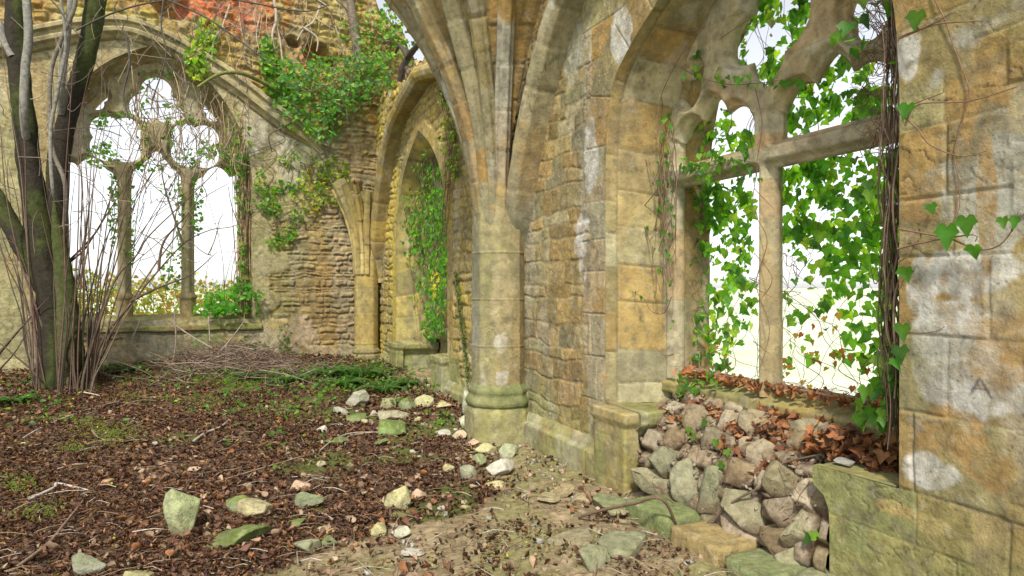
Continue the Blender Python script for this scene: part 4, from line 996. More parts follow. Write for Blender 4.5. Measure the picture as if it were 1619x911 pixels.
# squared blocks and flags at the foot of the alcove
FB = [(968, 800, 66, 40, .08, (.27, .27, .16), .4, 'pale green flagstone below the plinth corner'),
 (975, 858, 60, 56, .09, (.28, .27, .18), .3, 'tilted grey green flagstone left of the footing blocks'),
 (935, 893, 40, 30, .12, (.27, .27, .17), .2, 'rounded small flag beside a dark hole at the bottom edge'),
 (905, 850, 60, 40, .06, (.27, .23, .14), .1, 'sunken tan flagstone in the bare earth')]
for i, (x, y, w, h, H, col, moss, lab) in enumerate(FB):
    c = gp(x, y+h*.3); Y = c[1]
    o = rock_mesh('stone_block', (c[0]+.02, c[1]+.06, c[2]+H*.25), (w/FPX*Y*1.15, h/FPX*Y*1.7, H), 1400+i, col, moss, rotz=-.5+random.uniform(-.2, .2), tilt=(.06, random.uniform(-.06, .06)), block=.9, cuts=5, rough=.03)
    tag(o, lab, 'stone block', 'fallen blocks at the foot of the alcove')
# roughly squared footing blocks on which the rubble stands
def at_u(x, d): return S.px(x, 800, d)[0]
xs_ = [993, 1062, 1141, 1216, 1296]
for i, (t, dz, col, moss, lab) in enumerate([(.10, .0, (.25, .27, .14), .6, 'green stained footing block next to the left pedestal'), (.07, .0, (.36, .25, .12), .25, 'orange tinted squared footing block under the rubble'),
        (.05, .0, (.26, .27, .15), .5, 'greenish squared footing block right of the orange tinted one'), (.06, 0, (.29, .28, .18), .3, 'pale footing block against the right pedestal')]):
    ua, ub = at_u(xs_[i], -.30), at_u(xs_[i+1], -.30); um = (ua+ub)/2; top = t; hh = top+.34
    o = rock_mesh('stone_block', S.w(um, top-hh/2, -.13), (abs(ua-ub)-.012, .42, hh), 1450+i, col, moss, rotz=math.atan2(-U[1], -U[0]), tilt=(random.uniform(-.03, .03), random.uniform(-.03, .03)), block=.96, cuts=2, rough=.022, sub=5)
    tag(o, lab, 'stone block', 'fallen blocks at the foot of the alcove')

# ================================================================ fallen leaves, twigs and chips on the floor
def on_ground(n, x0, x1, y0, y1, rng=RNG):
    x = rng.uniform(x0, x1, n); y = rng.uniform(y0, y1, n); return x, y
def litter():
    rng = np.random.default_rng(3); n = 125000
    # denser near the eye
    y = 2.6+(12.2-2.6)*rng.random(n)**1.5; x = rng.uniform(-1.05, .75, n)*y*.95-.2
    q = (x-SW[0])*N[0]+(y-SW[1])*N[1]; bq = (x-BW[0])*BN[0]+(y-BW[1])*BN[1]
    sd = ground_sand(x, y); cl = fbm(A3(x, y), 2.2, 81, 3)
    k = (q < -.02) & (bq < -.02) & (rng.random(n) < np.clip(.80-sd*.76+.9*cl, .025, 1)) & ((x-CA[0])**2+(y-CA[1])**2 > .17)
    mossy = ss(fbm(A3(x, y), 1.5, 57, 5), .04, .26); k &= rng.random(n) > mossy*.75
    x, y = x[k], y[k]; n = len(x); P = A3(x, y, gz(x, y)+rng.uniform(.0, .030, n)+.012)
    Nn = rng.normal(size=(n, 3))*.55+np.array([0, 0, 1.]); sz = rng.uniform(.014, .042, n)*(1+.12*(y-3))
    C = leafcols(n, DEADS+DEADS+[(.13, .055, .028), (.30, .17, .08), (.16, .09, .05)], .35, rng)
    C[rng.random(n) < .003] = (.42, .42, .06)
    asp = .55
    o = leaves('leaf_litter', P, Nn, sz, C, M_LITTER, None, SMALLO, asp, rng=rng, cup=.35); tag(o, 'brown dead leaves covering the floor', kind='stuff')
    # whole curled leaves, paler, in drifts
    n = 5200; y = 2.7+(11.5-2.7)*rng.random(n)**1.5; x = rng.uniform(-1.05, .6, n)*y*.95; q = (x-SW[0])*N[0]+(y-SW[1])*N[1]; bq = (x-BW[0])*BN[0]+(y-BW[1])*BN[1]
    k = (q < -.06) & (bq < -.05) & (fbm(A3(x, y), 1.5, 91, 4)+.35*rng.random(n) > .12+.3*ground_sand(x, y)); x, y = x[k], y[k]; n = len(x); P = A3(x, y, gz(x, y)+rng.uniform(.02, .045, n))
    C = leafcols(n, [(.22, .13, .085), (.17, .085, .05), (.28, .19, .13), (.12, .06, .04), (.24, .11, .05), (.32, .24, .17)], .3, rng)
    o = leaves('fallen_leaves', P, rng.normal(size=(n, 3))*.5+np.array([0, 0, 1.]), rng.uniform(.03, .065, n), C, M_LITTER, None, HEARTO, .8, rng=rng, cup=.35); tag(o, 'paler whole dead leaves lying in drifts on the floor', kind='stuff')
    # pale chips and stalks
    n = 2600; y = 2.6+(11.5-2.6)*rng.random(n)**1.3; x = rng.uniform(-1.0, .7, n)*y*.95
    q = (x-SW[0])*N[0]+(y-SW[1])*N[1]; bq = (x-BW[0])*BN[0]+(y-BW[1])*BN[1]; k = (q < -.05) & (bq < -.05); x, y = x[k], y[k]
    tb = Tubes()
    for a, b in zip(x[:900], y[:900]):
        L = rng.uniform(.05, .28); t = rng.uniform(0, pi); z = float(gz(a, b))+.03
        p = [(a, b, z), (a+L*.5*cos(t)+rng.normal()*.02, b+L*.5*sin(t), z+.015), (a+L*cos(t), b+L*sin(t), z-.005)]
        tb.add(p, rng.uniform(.0015, .004), random.choice([(.30, .24, .17), (.16, .10, .06), (.22, .15, .09), (.40, .36, .30)]), k=4, step=.06)
    o = tb.build('fallen_twigs', M_TWIG); tag(o, 'fine fallen twigs lying over the dead leaves', kind='stuff')
    Vs, Fs, Cs, n0 = [], [], [], 0
    bV = np.array([(-1, -.7, -.5), (1, -.8, -.4), (.8, .9, -.5), (-.9, .7, -.4), (-.6, -.5, .6), (.7, -.4, .5), (.5, .6, .6), (-.7, .5, .5)]); bF = np.array([(0, 3, 2, 1), (4, 5, 6, 7), (0, 1, 5, 4), (1, 2, 6, 5), (2, 3, 7, 6), (3, 0, 4, 7)])
    n = 7000; y = 2.6+(10.5-2.6)*rng.random(n)**1.4; x = rng.uniform(-.9, .65, n)*y*.95; q = (x-SW[0])*N[0]+(y-SW[1])*N[1]
    sd = ground_sand(x, y); near = np.exp(-((x+.35)**2+(y-7.0)**2)/1.6)+np.exp(-((x-.1)**2+(y-5.6)**2)/.5); k = (q < -.02) & (rng.random(n) < .05+.20*sd+.9*near); x, y = x[k], y[k]
    GZ = gz(x, y)
    for a, b, gzz in zip(x, y, GZ):
        s = rng.uniform(.006, .022)*(1+.08*b); v = bV*s*rng.uniform(.6, 1.2, 3)+rng.normal(size=(8, 3))*s*.15; t = rng.uniform(0, pi); R = np.array([[cos(t), -sin(t), 0], [sin(t), cos(t), 0], [0, 0, 1]])
        Vs.append(v@R.T+np.array([a, b, gzz+s*.35])); Fs.append(bF+n0); n0 += 8; Cs.append(np.tile(np.array(random.choice([WHT, CRM, PNK, TAN, GRY, (.30, .24, .13)]))*rng.uniform(.6, 1), (8, 1)))
    o = meshobj('stone_chips', np.concatenate(Vs), np.concatenate(Fs), M_ROCK, None, np.concatenate(Cs), smooth=False); tag(o, 'small pale stone chips strewn on the floor', kind='stuff')
litter()
# dead leaves on the rubble and sill
def heap_leaves():
    rng = np.random.default_rng(8); n = 2000; u = rng.uniform(-3.85, -1.95, n); d = np.clip(rng.normal(.30, .14, n), .03, .56)
    k = rng.random(n) < np.clip(.25+.8*fbm(A3(u*1.3, d*2), 2.2, 82, 3)+.5*ss(-u, 2.9, 3.6), 0, 1); u, d = u[k], d[k]; n = len(u)
    z = np.interp(d, hd, hz)+rng.uniform(-.01, .06, n)-.01; d2 = np.where(u < -3.35, rng.uniform(.15, .5, n), d); z = np.where(u < -3.35, np.maximum(z, PEDT+rng.uniform(0, .05, n)), z)
    P = S.w(u, z, d2); Nn = rng.normal(size=(n, 3))*.6+np.array([-.5, -.3, 1])
    C = leafcols(n, [(.18, .07, .03), (.14, .058, .028), (.24, .10, .04), (.10, .045, .025), (.28, .14, .06)], .3, rng)
    o = leaves('leaf_litter', P, Nn, rng.uniform(.035, .075, n), C, M_LITTER, None, IVYO, 1, rng=rng, cup=.3); tag(o, 'rust brown dead ivy leaves lying on the alcove rubble', kind='stuff')
    n = 260; u = rng.uniform(-3.62, -1.9, n); P = S.w(u, .80+rng.uniform(0, .05, n)+.02, rng.uniform(.44, .62, n))
    o = leaves('leaf_litter', P, rng.normal(size=(n, 3))*.6+np.array([-.3, -.3, 1]), rng.uniform(.03, .06, n), leafcols(n, [(.24, .09, .035), (.16, .07, .03), (.3, .14, .06)], .3, rng), M_LITTER, None, IVYO, 1, rng=rng, cup=.3)
    tag(o, 'dead leaves caught along the near window sill', kind='stuff')
heap_leaves()
def heap_bits():
    rng = np.random.default_rng(18); n = 380; u = rng.uniform(-3.6, -1.99, n); d = rng.uniform(0, .45, n); z = np.interp(d, hd, hz); P0 = S.w(u, z, d-.02); V, F, C = [], [], []
    bV = np.array([(-1, -.7, -.5), (1, -.8, -.4), (.8, .9, -.5), (-.9, .7, -.4), (-.6, -.5, .6), (.7, -.4, .5), (.5, .6, .6), (-.7, .5, .5)]); bF = np.array([(0, 3, 2, 1), (4, 5, 6, 7), (0, 1, 5, 4), (1, 2, 6, 5), (2, 3, 7, 6), (3, 0, 4, 7)])
    for i in range(n):
        s = rng.uniform(.006, .026); V.append(P0[i]+(bV*rng.uniform(.6, 1.3, 3)+rng.normal(size=(8, 3))*.2)@np.linalg.qr(rng.normal(size=(3, 3)))[0]*s); F.append(bF+8*i); C.append(np.tile(np.array(random.choice([(.30, .25, .18), (.22, .17, .12), (.34, .30, .22), (.14, .10, .07)])), (8, 1)))
    o = meshobj('rubble_fragments', np.concatenate(V), np.concatenate(F), M_ROCK, None, np.concatenate(C), smooth=False); tag(o, 'crumbs of stone and mortar between the alcove stones', kind='stuff')
heap_bits()
# named sticks on the floor
ST = [([(35, 700), (70, 678), (130, 655), (195, 636)], .009, (.36, .32, .28), 'long thin pale stick on the left of the floor'),
 ([(43, 797), (85, 780), (92, 770), (140, 783)], .012, (.40, .36, .32), 'bleached forked stick in the lower left leaf mould'),
 ([(180, 645), (215, 630), (242, 605)], .013, (.12, .08, .05), 'dark bent stick near the tree'),
 ([(304, 705), (325, 688), (348, 680), (362, 668)], .015, (.36, .31, .26), 'grey broken stick beside a yellow leaf'),
 ([(145, 685), (160, 698), (198, 703)], .010, (.20, .15, .10), 'curved brown stick over moss'),
 ([(133, 625), (158, 630)], .009, (.45, .38, .30), 'short pale stick near the tree foot'),
 ([(545, 710), (550, 695), (570, 690), (600, 688)], .008, (.32, .26, .2), 'thin bent twig by the mossy stones'),
 ([(505, 719), (530, 700), (560, 690), (608, 688)], .007, (.36, .30, .24), 'long pale twig reaching to the mossy stones'),
 ([(25, 908), (75, 870), (100, 840), (130, 800)], .010, (.20, .14, .10), 'brown stick in the bottom left corner'),
 ([(340, 770), (420, 745), (500, 722)], .006, (.26, .19, .13), 'straight thin twig across the middle floor')]
for pts, r, col, lab in ST:
    q = [gp(x, y)+np.array([0, 0, .02+random.uniform(0, .02)]) for x, y in pts]
    o = Tubes().add(q, [r, r*.9, r*.5], col, k=7, knob=.25, seed=int(r*1e4), step=.03).build('fallen_stick', M_TWIG); tag(o, lab, 'stick', 'sticks on the floor')
# ================================================================ ivy
def cluster(fr, lst, d0, d1, rng, size=(.05, .09), face=None, clump=.0):
    Ps, Ns, Sz = [], [], []
    for t in lst:
        x, y, rx, ry, n = t[:5]; n = int(n*clump) if clump else n
        a = rng.uniform(0, 2*pi, n); r = np.sqrt(rng.random(n))*1.08; xs = x+rx*r*np.cos(a); ys = y+ry*r*np.sin(a)
        d = rng.uniform(d0, d1, n); u, z = fr.pxv(xs, ys, d); Ps.append(fr.w(u, z, d))
    P = np.concatenate(Ps); n = len(P); F = -fr.n*.9+np.array([0, 0, .35])
    return P, F+rng.normal(size=(n, 3))*.45, rng.uniform(size[0], size[1], n)*rng.uniform(.7, 1.1, n)
def stem_px(tb, fr, pts, d, r, col=(.15, .10, .06), jit=.012, rng=RNG, k=5):
    q = []
    for i, p in enumerate(pts):
        dd = p[2] if len(p) > 2 else d
        q.append(fr.P(p[0], p[1], dd)+rng.normal(size=3)*jit)
    tb.add(q, [r, r*.8, r*.45], col, k=k, knob=.2, seed=int(rng.integers(999)), step=max(.02, r*2))
    return q
def wander(tb, fr, u0, z0, u1, z1, d, r, rng, n=7, amp=.05, col=(.15, .10, .06)):
    t = np.linspace(0, 1, n); u = u0+(u1-u0)*t+rng.normal(size=n)*amp; z = z0+(z1-z0)*t+rng.normal(size=n)*amp*.5; u[0], z[0] = u0, z0
    tb.add(fr.w(u, z, d+rng.normal(size=n)*.03), [r, r*.8, r*.5], col, k=5, step=.03)
rng = np.random.default_rng(21)
STEMC = (.17, .10, .065)
ivy = thing('ivy', 'large leaved green ivy hanging in the lights of the near window with brown stems', 'ivy', tuple(S.w(-3.6, .8, .6)))
CL = [(1110, 325, 42, 34, 75), (1155, 330, 36, 42, 75), (1098, 395, 28, 34, 40), (1165, 395, 22, 30, 34), (1130, 450, 44, 30, 48), (1092, 500, 20, 40, 32), (1135, 525, 38, 32, 40), (1115, 580, 34, 18, 18), (1080, 420, 10, 90, 26),
 (1185, 470, 10, 60, 10), (1100, 545, 28, 20, 16), (1110, 350, 30, 60, 30),
 (1270, 290, 46, 34, 85), (1345, 280, 70, 34, 130), (1392, 320, 28, 56, 60), (1255, 345, 28, 34, 44), (1310, 345, 56, 30, 70), (1375, 385, 44, 32, 70), (1300, 385, 40, 20, 26), (1330, 420, 44, 28, 42), (1390, 440, 28, 50, 46),
 (1345, 478, 44, 20, 26), (1250, 390, 24, 24, 14), (1320, 510, 60, 30, 16), (1368, 555, 42, 34, 26), (1300, 560, 56, 34, 12), (1404, 560, 14, 80, 60), (1395, 640, 24, 30, 26), (1280, 470, 40, 24, 12), (1260, 450, 20, 60, 10), (1240, 590, 20, 20, 8)]
CL = [(x, y, rx*1.1, ry*1.1, int(n_*(1.35 if x < 1200 else .82))) for x, y, rx, ry, n_ in CL]
CU = [(1130, 195, 28, 30, 40), (1165, 225, 28, 16, 26), (1100, 240, 24, 10, 14), (1200, 22, 46, 24, 70), (1168, 80, 16, 40, 26), (1242, 92, 26, 26, 40), (1265, 35, 20, 34, 34), (1195, 115, 40, 12, 18), (1292, 140, 26, 36, 36),
 (1345, 110, 36, 22, 20), (1335, 170, 46, 26, 60), (1385, 165, 26, 26, 40), (1268, 192, 28, 18, 30), (1345, 38, 18, 10, 10), (1310, 60, 10, 10, 4), (1250, 225, 20, 10, 8)]
P1, N1, s1 = cluster(S, [t_[:4]+(int(t_[4]*1.2),) for t_ in CL+CU], .68, .98, rng, (.036, .10)); n = len(P1)
leaves('leaves', P1, N1, s1, leafcols(n, GREENS+[(.12, .22, .03), (.09, .20, .025), (.16, .26, .03), (.20, .28, .035)], .3, rng), M_IVY, ivy, IVYO, 1, droop=(0, 0, -.55), rng=rng, cup=.26)
n = 40; P1, N1, s1 = cluster(S, [(1300, 560, 90, 60, 26), (1120, 560, 50, 50, 20), (1250, 590, 50, 40, 16)], .62, .9, rng, (.035, .055)); n = len(P1)
leaves('red_leaves', P1, N1, s1, leafcols(n, [(.22, .06, .03), (.20, .11, .03), (.26, .16, .04)], .3, rng), M_IVY, ivy, IVYO, 1, droop=(0, 0, -1.2), rng=rng)
tb = Tubes()
for i in range(34):
    u0 = rng.choice([-3.64, -2.85, -2.65, -1.86])+rng.normal()*.03; z0 = rng.uniform(.8, 2.0); u1 = u0+rng.normal()*.5; u1 = np.clip(u1, -3.65, -1.85); wander(tb, S, u0, z0, u1, rng.uniform(.85, 2.3), .72, rng.uniform(.0016, .0034), rng, 8, .05, STEMC)
for i in range(16):
    u0 = rng.uniform(-3.6, -1.9); wander(tb, S, u0, .84, u0+rng.normal()*.35, rng.uniform(1.1, 1.9), .70, rng.uniform(.0015, .003), rng, 8, .04, STEMC)
for i in range(10):
    u0 = rng.uniform(-3.6, -1.9); wander(tb, S, u0, 2.3, u0+rng.normal()*.2, 3.5, .75, rng.uniform(.002, .004), rng, 8, .05, STEMC)
for i in range(50):  # tangle on the sill
    u0 = rng.uniform(-3.6, -1.9); wander(tb, S, u0, .84, u0+rng.normal()*.25, .86+rng.uniform(0, .06), .52, rng.uniform(.0014, .0028), rng, 6, .03, (.30, .22, .17))
tb.build('stems', M_TWIG, ivy)

vine = thing('ivy_vine', 'thick bundle of bare brown ivy stems climbing the right edge of the near window', 'vine', tuple(S.w(-3.95, .6, .1)))
tb = Tubes()
for i in range(30):
    x0 = rng.uniform(1400, 1418); y1 = rng.uniform(-40, 60); n = 12; ys = np.linspace(rng.uniform(560, 715), y1, n)
    xs = x0+np.cumsum(rng.normal(size=n)*3.4)+2.5*np.sin(ys/rng.uniform(20, 60)+i); xs = np.clip(xs, 1394, 1419)
    xs = np.where(ys < 60, xs-(60-ys)*rng.uniform(-.1, .9), xs)
    stem_px(tb, S, [(x, y, .04+.12*((i*7) % 5)/5) for x, y in zip(xs, ys)], .08, rng.choice([.0018, .0026, .0034, .0045, .007]), random.choice([(.10, .06, .04), (.13, .085, .055), (.06, .04, .03), (.16, .11, .08)]), .014, rng)
for i in range(90):  # side rootlets and loops over the right part of the tracery and transom
    y = rng.choice([rng.uniform(0, 260), rng.uniform(260, 680)], p=[.75, .25]); L = rng.uniform(20, 75)*(1 if y < 260 else .5); x = rng.uniform(1396, 1414); pts = []
    for k in range(5):
        pts.append((x-L*k/4, y+rng.normal()*9*(k > 0)+k*rng.uniform(-3, 5), .12+.3*k/4*(1 if y < 260 else .3)))
    stem_px(tb, S, pts, .1, rng.uniform(.0014, .003), STEMC, .006, rng)
tb.build('stems', M_TWIG, vine)
P1, N1, s1 = cluster(S, [(1385, 18, 34, 20, 5), (1405, 240, 20, 16, 5), (1375, 660, 26, 40, 16), (1400, 620, 14, 50, 20), (1340, 60, 34, 20, 5), (1350, 75, 20, 14, 3), (1370, 310, 14, 20, 4), (1400, 460, 10, 60, 7), (1418, 180, 8, 200, 8), (1400, 560, 10, 30, 8)], .05, .2, rng, (.06, .095)); n = len(P1)
leaves('leaves', P1, N1, s1, leafcols(n, GREENS, .25, rng), M_IVY, vine, IVYO, 1, droop=(0, 0, -1), rng=rng)

# tendrils reaching over the pale pier, each its own shoot
def shoot(lines, leafs, label, r=.0042, d=-.05, col=STEMC, fr=S, ls=.07, name='ivy_shoot'):
    t = thing(name, label, 'ivy', tuple(fr.P(*lines[0][0][:2], 0)), 'single ivy shoots on bare stone')
    tb = Tubes()
    for L in lines: stem_px(tb, fr, L, d, r, col, .002, rng, 6)
    tb.build('stem', M_TWIG, t)
    if leafs:
        P = np.array([fr.P(x, y, d-.02) for x, y, *_ in leafs]); n = len(P); sz = np.array([l[2] if len(l) > 2 else ls for l in leafs])
        leaves('leaves', P, -fr.n*1.0+np.array([-.3, -.4, .15])+rng.normal(size=(n, 3))*.25, sz, leafcols(n, GREENS[:3]+[(.05, .17, .02)], .2, rng), M_IVY, t, IVYO, 1, droop=(0, 0, -1.4), rng=rng)
shoot([[(1471, -10), (1495, 35), (1510, 80), (1530, 130), (1533, 155), (1518, 200), (1508, 245), (1517, 290), (1515, 330), (1500, 365)]], [(1473, 330, .05)], 'long bare stem running down the pale pier from the top', .0038, -.012)
shoot([[(1420, 60), (1450, 50), (1480, 35), (1510, 18), (1519, 24)], [(1420, 62), (1470, 40), (1500, 36), (1552, 33)], [(1452, 45), (1440, 25), (1425, 0)]], [(1448, 32, .08)], 'forked shoot with a dark withered leaf high on the pier', .0045, -.06)
shoot([[(1420, 175), (1460, 158), (1490, 146), (1492, 140)], [(1422, 180), (1450, 205), (1470, 228), (1520, 247), (1559, 240)], [(1430, 200), (1450, 165), (1530, 160), (1610, 138)]], [(1432, 176, .075)], 'shoot with one leaf curling down across the upper pier', .0038, -.05)
shoot([[(1420, 362), (1460, 368), (1500, 378), (1545, 395), (1580, 388), (1603, 360), (1612, 345), (1619, 338)], [(1420, 394), (1450, 385), (1490, 378), (1540, 372), (1541, 382)], [(1501, 365), (1512, 340), (1516, 310)], [(1600, 365), (1612, 335)]],
      [(1497, 374, .105), (1528, 357, .085), (1541, 398, .06), (1586, 352, .045), (1604, 352, .05)], 'leafy shoot with two big heart shaped leaves on the pier', .0046, -.07)
shoot([[(1420, 415), (1440, 400), (1446, 380), (1430, 370)], [(1421, 460), (1432, 435), (1434, 425)]], [(1433, 434, .07)], 'short looping shoot with a hanging leaf at the pier edge', .003, -.04)
shoot([[(1421, 521), (1450, 527), (1480, 524), (1492, 518)]], [(1428, 525, .08)], 'thin horizontal shoot with a leaf half way down the pier', .003, -.05)
shoot([[(1421, 575), (1438, 584), (1444, 592)]], [(1424, 560, .08), (1418, 575, .06)], 'small shoot with bright leaves low on the pier edge', .003, -.05)
shoot([[(1053, 300), (1047, 240), (1040, 200), (1046, 150), (1075, 90), (1110, 40), (1130, 0)], [(1060, 440), (1050, 350), (1042, 300), (1020, 250), (1010, 200), (1008, 120)], [(1056, 30), (1070, 48), (1110, 45), (1120, 20)]],
      [(1060, 200, .05), (1048, 215, .05), (1082, 122, .05), (1046, 185, .035), (1055, 260, .05), (1040, 290, .04)], 'long stems climbing the splayed reveal left of the near window', .0045, .30)
shoot([[(1062, 470), (1050, 495), (1030, 492), (1015, 470), (990, 458)]], [(995, 460, .03), (1005, 464, .035), (1014, 472, .04)], 'little curling shoot on the splayed reveal', .0036, .2)
shoot([[(1064, 560), (1050, 562), (1035, 548)], [(1040, 300), (1006, 345), (1020, 360), (1030, 390), (1036, 430), (1050, 480), (1062, 500)], [(1054, 290), (1048, 400), (1056, 450)]], [(1024, 362, .055), (1035, 395, .03), (1042, 430, .05), (1050, 370, .05), (1044, 330, .04), (1062, 330, .05), (1056, 405, .04)], 'tangled stems with small leaves on the lower reveal', .004, .3)
tra = thing('ivy', 'ivy trails creeping along the transom and tracery bars of the near window', 'ivy', tuple(S.P(1150, 250, .4)))
tb = Tubes()
for L in ([(1080, 110), (1110, 125), (1150, 132), (1200, 135), (1240, 128), (1265, 118)], [(1195, 140), (1205, 200), (1195, 260), (1200, 290)], [(1090, 270), (1130, 260), (1170, 255), (1210, 262)], [(1200, 262), (1190, 330), (1212, 380), (1196, 450), (1215, 520), (1200, 590)],
          [(1190, 400), (1222, 440), (1195, 480)], [(1190, 540), (1220, 560)], [(1140, 60), (1170, 40), (1200, 20)], [(1050, 300), (1075, 275), (1110, 262)], [(1192, 455), (1222, 470)], [(1192, 300), (1225, 330)]):
    stem_px(tb, S, L, .43, .0032, STEMC, .006, rng)
tb.build('stems', M_TWIG, tra)
P1, N1, s1 = cluster(S, [(1110, 265, 34, 22, 20), (1150, 245, 36, 14, 16), (1105, 275, 30, 14, 14), (1195, 130, 56, 10, 16), (1120, 118, 20, 10, 6), (1178, 275, 20, 18, 5), (1270, 130, 16, 8, 3), (1200, 284, 10, 6, 2), (1100, 90, 10, 20, 4), (1110, 605, 24, 16, 16), (1090, 625, 22, 12, 8), (1080, 605, 10, 20, 6)], .38, .46, rng, (.045, .07)); n = len(P1)
leaves('leaves', P1, N1, s1, leafcols(n, GREENS, .25, rng), M_IVY, tra, IVYO, 1, droop=(0, 0, -1), rng=rng)
rv = thing('ivy', 'wispy brown ivy stems with small leaves on the left jamb of the near window', 'ivy', tuple(S.P(1055, 600, .4)))
tb = Tubes()
for i in range(20):
    x = rng.uniform(1040, 1066); y = rng.uniform(150, 330); L = []
    for k in range(8): L.append((min(x, 1068), y, .33+.1*rng.random())); x += rng.normal()*7; y += rng.uniform(15, 50)
    stem_px(tb, S, L, .4, rng.uniform(.0018, .0042), random.choice([(.14, .09, .06), (.20, .14, .09)]), .004, rng)
tb.build('stems', M_TWIG, rv)
P1, N1, s1 = cluster(S, [(1052, 210, 14, 30, 16), (1048, 270, 14, 30, 14), (1056, 350, 10, 60, 16), (1060, 470, 6, 60, 8), (1045, 330, 10, 20, 6)], .3, .42, rng, (.03, .055)); leaves('leaves', P1, N1, s1, leafcols(len(P1), GREENS, .25, rng), M_IVY, rv, IVYO, 1, droop=(0, 0, -1), rng=rng)
# thick stem crossing the fallen blocks
t = thing('ivy_vine', 'woody stem running over the blocks at the foot of the alcove', 'vine', tuple(gp(925, 825)))
tb = Tubes(); q = [gp(x, y)+np.array([0, 0, h]) for x, y, h in ((915, 822, .02), (950, 832, .10), (1000, 848, .20), (1050, 858, .25))]+[S.P(1085, 872, -.12), S.P(1110, 850, -.1), S.P(1135, 815, -.06), S.P(1165, 790, -.04), S.P(1210, 765, .02), S.P(1232, 735, .1), S.P(1300, 718, .16)]
tb.add(q, [.011, .009, .005], (.13, .09, .06), k=7, knob=.2); tb.add([S.P(950, 830, -.3), S.P(975, 870, -.4), S.P(1000, 905, -.45)], .004, STEMC)
tb.add([S.P(1040, 765, -.1), S.P(1070, 800, -.1), S.P(1110, 830, -.1), S.P(1140, 800, -.06)], .004, STEMC); tb.add([S.P(1232, 735, .05), S.P(1262, 780, .0), S.P(1275, 790, .0)], .003, STEMC); tb.build('stem', M_TWIG, t)
t = thing('ivy_vine', 'thin wiry stems trailing over the rubble stones', 'vine', tuple(S.w(-2.6, .5, .2)))
tb = Tubes()
for i in range(34):
    x = rng.uniform(1050, 1300); y = rng.uniform(650, 760); pts = []
    for k in range(5):
        u, z, d = heap_px(x, y); pts.append(S.w(u, z+.02, d-.05)); x += rng.normal()*14; y += rng.uniform(-6, 24)
    tb.add(pts, rng.uniform(.0014, .0035), STEMC, k=4)
tb.build('stems', M_TWIG, t)
P1 = np.array([S.w(*heap_px(x, y)[:2], heap_px(x, y)[2]-.07) for x, y in ((1165, 712), (1292, 846), (1300, 842), (1102, 680), (1095, 668), (1125, 668), (1152, 735), (1145, 700), (1108, 690))]); leaves('leaves', P1, -S.n+np.zeros((len(P1), 3))+np.array([0, 0, .6]), np.full(len(P1), .06), leafcols(len(P1), GREENS, .2, rng), M_IVY, t, IVYO, 1, rng=rng)

# ---------------------------------------------------------------- ivy in the far opening
iv2 = thing('ivy', 'ivy curtain with small glossy leaves filling the tall pointed opening', 'ivy', tuple(S.P(680, 540, .4)))
P1, N1, s1 = cluster(S, [(672, 262, 20, 24, 50), (682, 285, 16, 26, 90), (662, 318, 26, 22, 110), (655, 350, 24, 24, 130), (675, 360, 30, 30, 190), (650, 385, 22, 20, 100), (690, 390, 18, 40, 170), (662, 420, 18, 30, 70), (690, 440, 16, 40, 200), (672, 460, 14, 18, 40), (688, 490, 16, 30, 170), (685, 520, 18, 18, 120), (694, 330, 12, 30, 80), (640, 340, 10, 40, 40), (655, 470, 6, 10, 6)], .02, .40, rng, (.05, .095)); n = len(P1)
leaves('leaves', P1, N1, s1, leafcols(n, GREENS+[(.09, .20, .04)], .35, rng), M_IVY, iv2, HEARTO, 1, droop=(0, 0, -1), rng=rng)
P1, N1, s1 = cluster(S, [(686, 448, 8, 20, 22)], .0, .1, rng, (.05, .08)); leaves('yellow_leaves', P1, N1, s1, leafcols(len(P1), [(.50, .38, .04), (.42, .32, .05)], .2, rng), M_IVY, iv2, HEARTO, 1, rng=rng)
tb = Tubes()
for i in range(14):
    x = rng.uniform(640, 700); pts = []
    for y in np.linspace(250, 535, 8): pts.append((x+rng.normal()*4, y, .2)); x += rng.uniform(-2, 7)*(x < 690)
    stem_px(tb, S, pts, .2, .006, (.12, .09, .06), .02, rng)
for L in ([(625, 495), (640, 520), (655, 535), (680, 540)], [(628, 320), (640, 400), (655, 440), (680, 470)]): stem_px(tb, S, L, .25, .01, (.13, .10, .07), .02, rng)
tb.build('stems', M_TWIG, iv2)
iv3 = thing('ivy', 'yellow green ivy trail running down the vault arch beside the tall pointed opening', 'ivy', tuple(S.P(712, 300, -.1)))
P1, N1, s1 = cluster(S, [(700, 150, 8, 20, 36), (712, 190, 8, 30, 60), (716, 240, 9, 30, 60), (712, 275, 10, 20, 30), (700, 215, 5, 30, 16), (720, 170, 5, 30, 14)], -.12, -.03, rng, (.04, .075)); leaves('leaves', P1, N1, s1, leafcols(len(P1), LIMES+GREENS[:2], .3, rng), M_IVY, iv3, HEARTO, 1, rng=rng)
tb = Tubes()
for i in range(8): stem_px(tb, S, [(696+rng.normal()*2, 140), (708+rng.normal()*3, 190), (714+rng.normal()*4, 250), (706+rng.normal()*4, 310), (700+rng.normal()*3, 380)], -.06, .007, (.20, .13, .08), .02, rng)
tb.build('stems', M_TWIG, iv3)
iv4 = thing('ivy', 'thin mossy ivy line climbing the narrow wall strip beside the column', 'ivy', tuple(S.P(738, 590, -.05)))
P1, N1, s1 = cluster(S, [(722+i*2.0, 440+i*17, 3.5, 12, 26) for i in range(10)], -.06, -.01, rng, (.02, .045)); leaves('leaves', P1, N1, s1, leafcols(len(P1), [(.07, .12, .03), (.10, .15, .04), (.05, .09, .03)], .3, rng), M_IVY, iv4, HEARTO, 1, rng=rng)
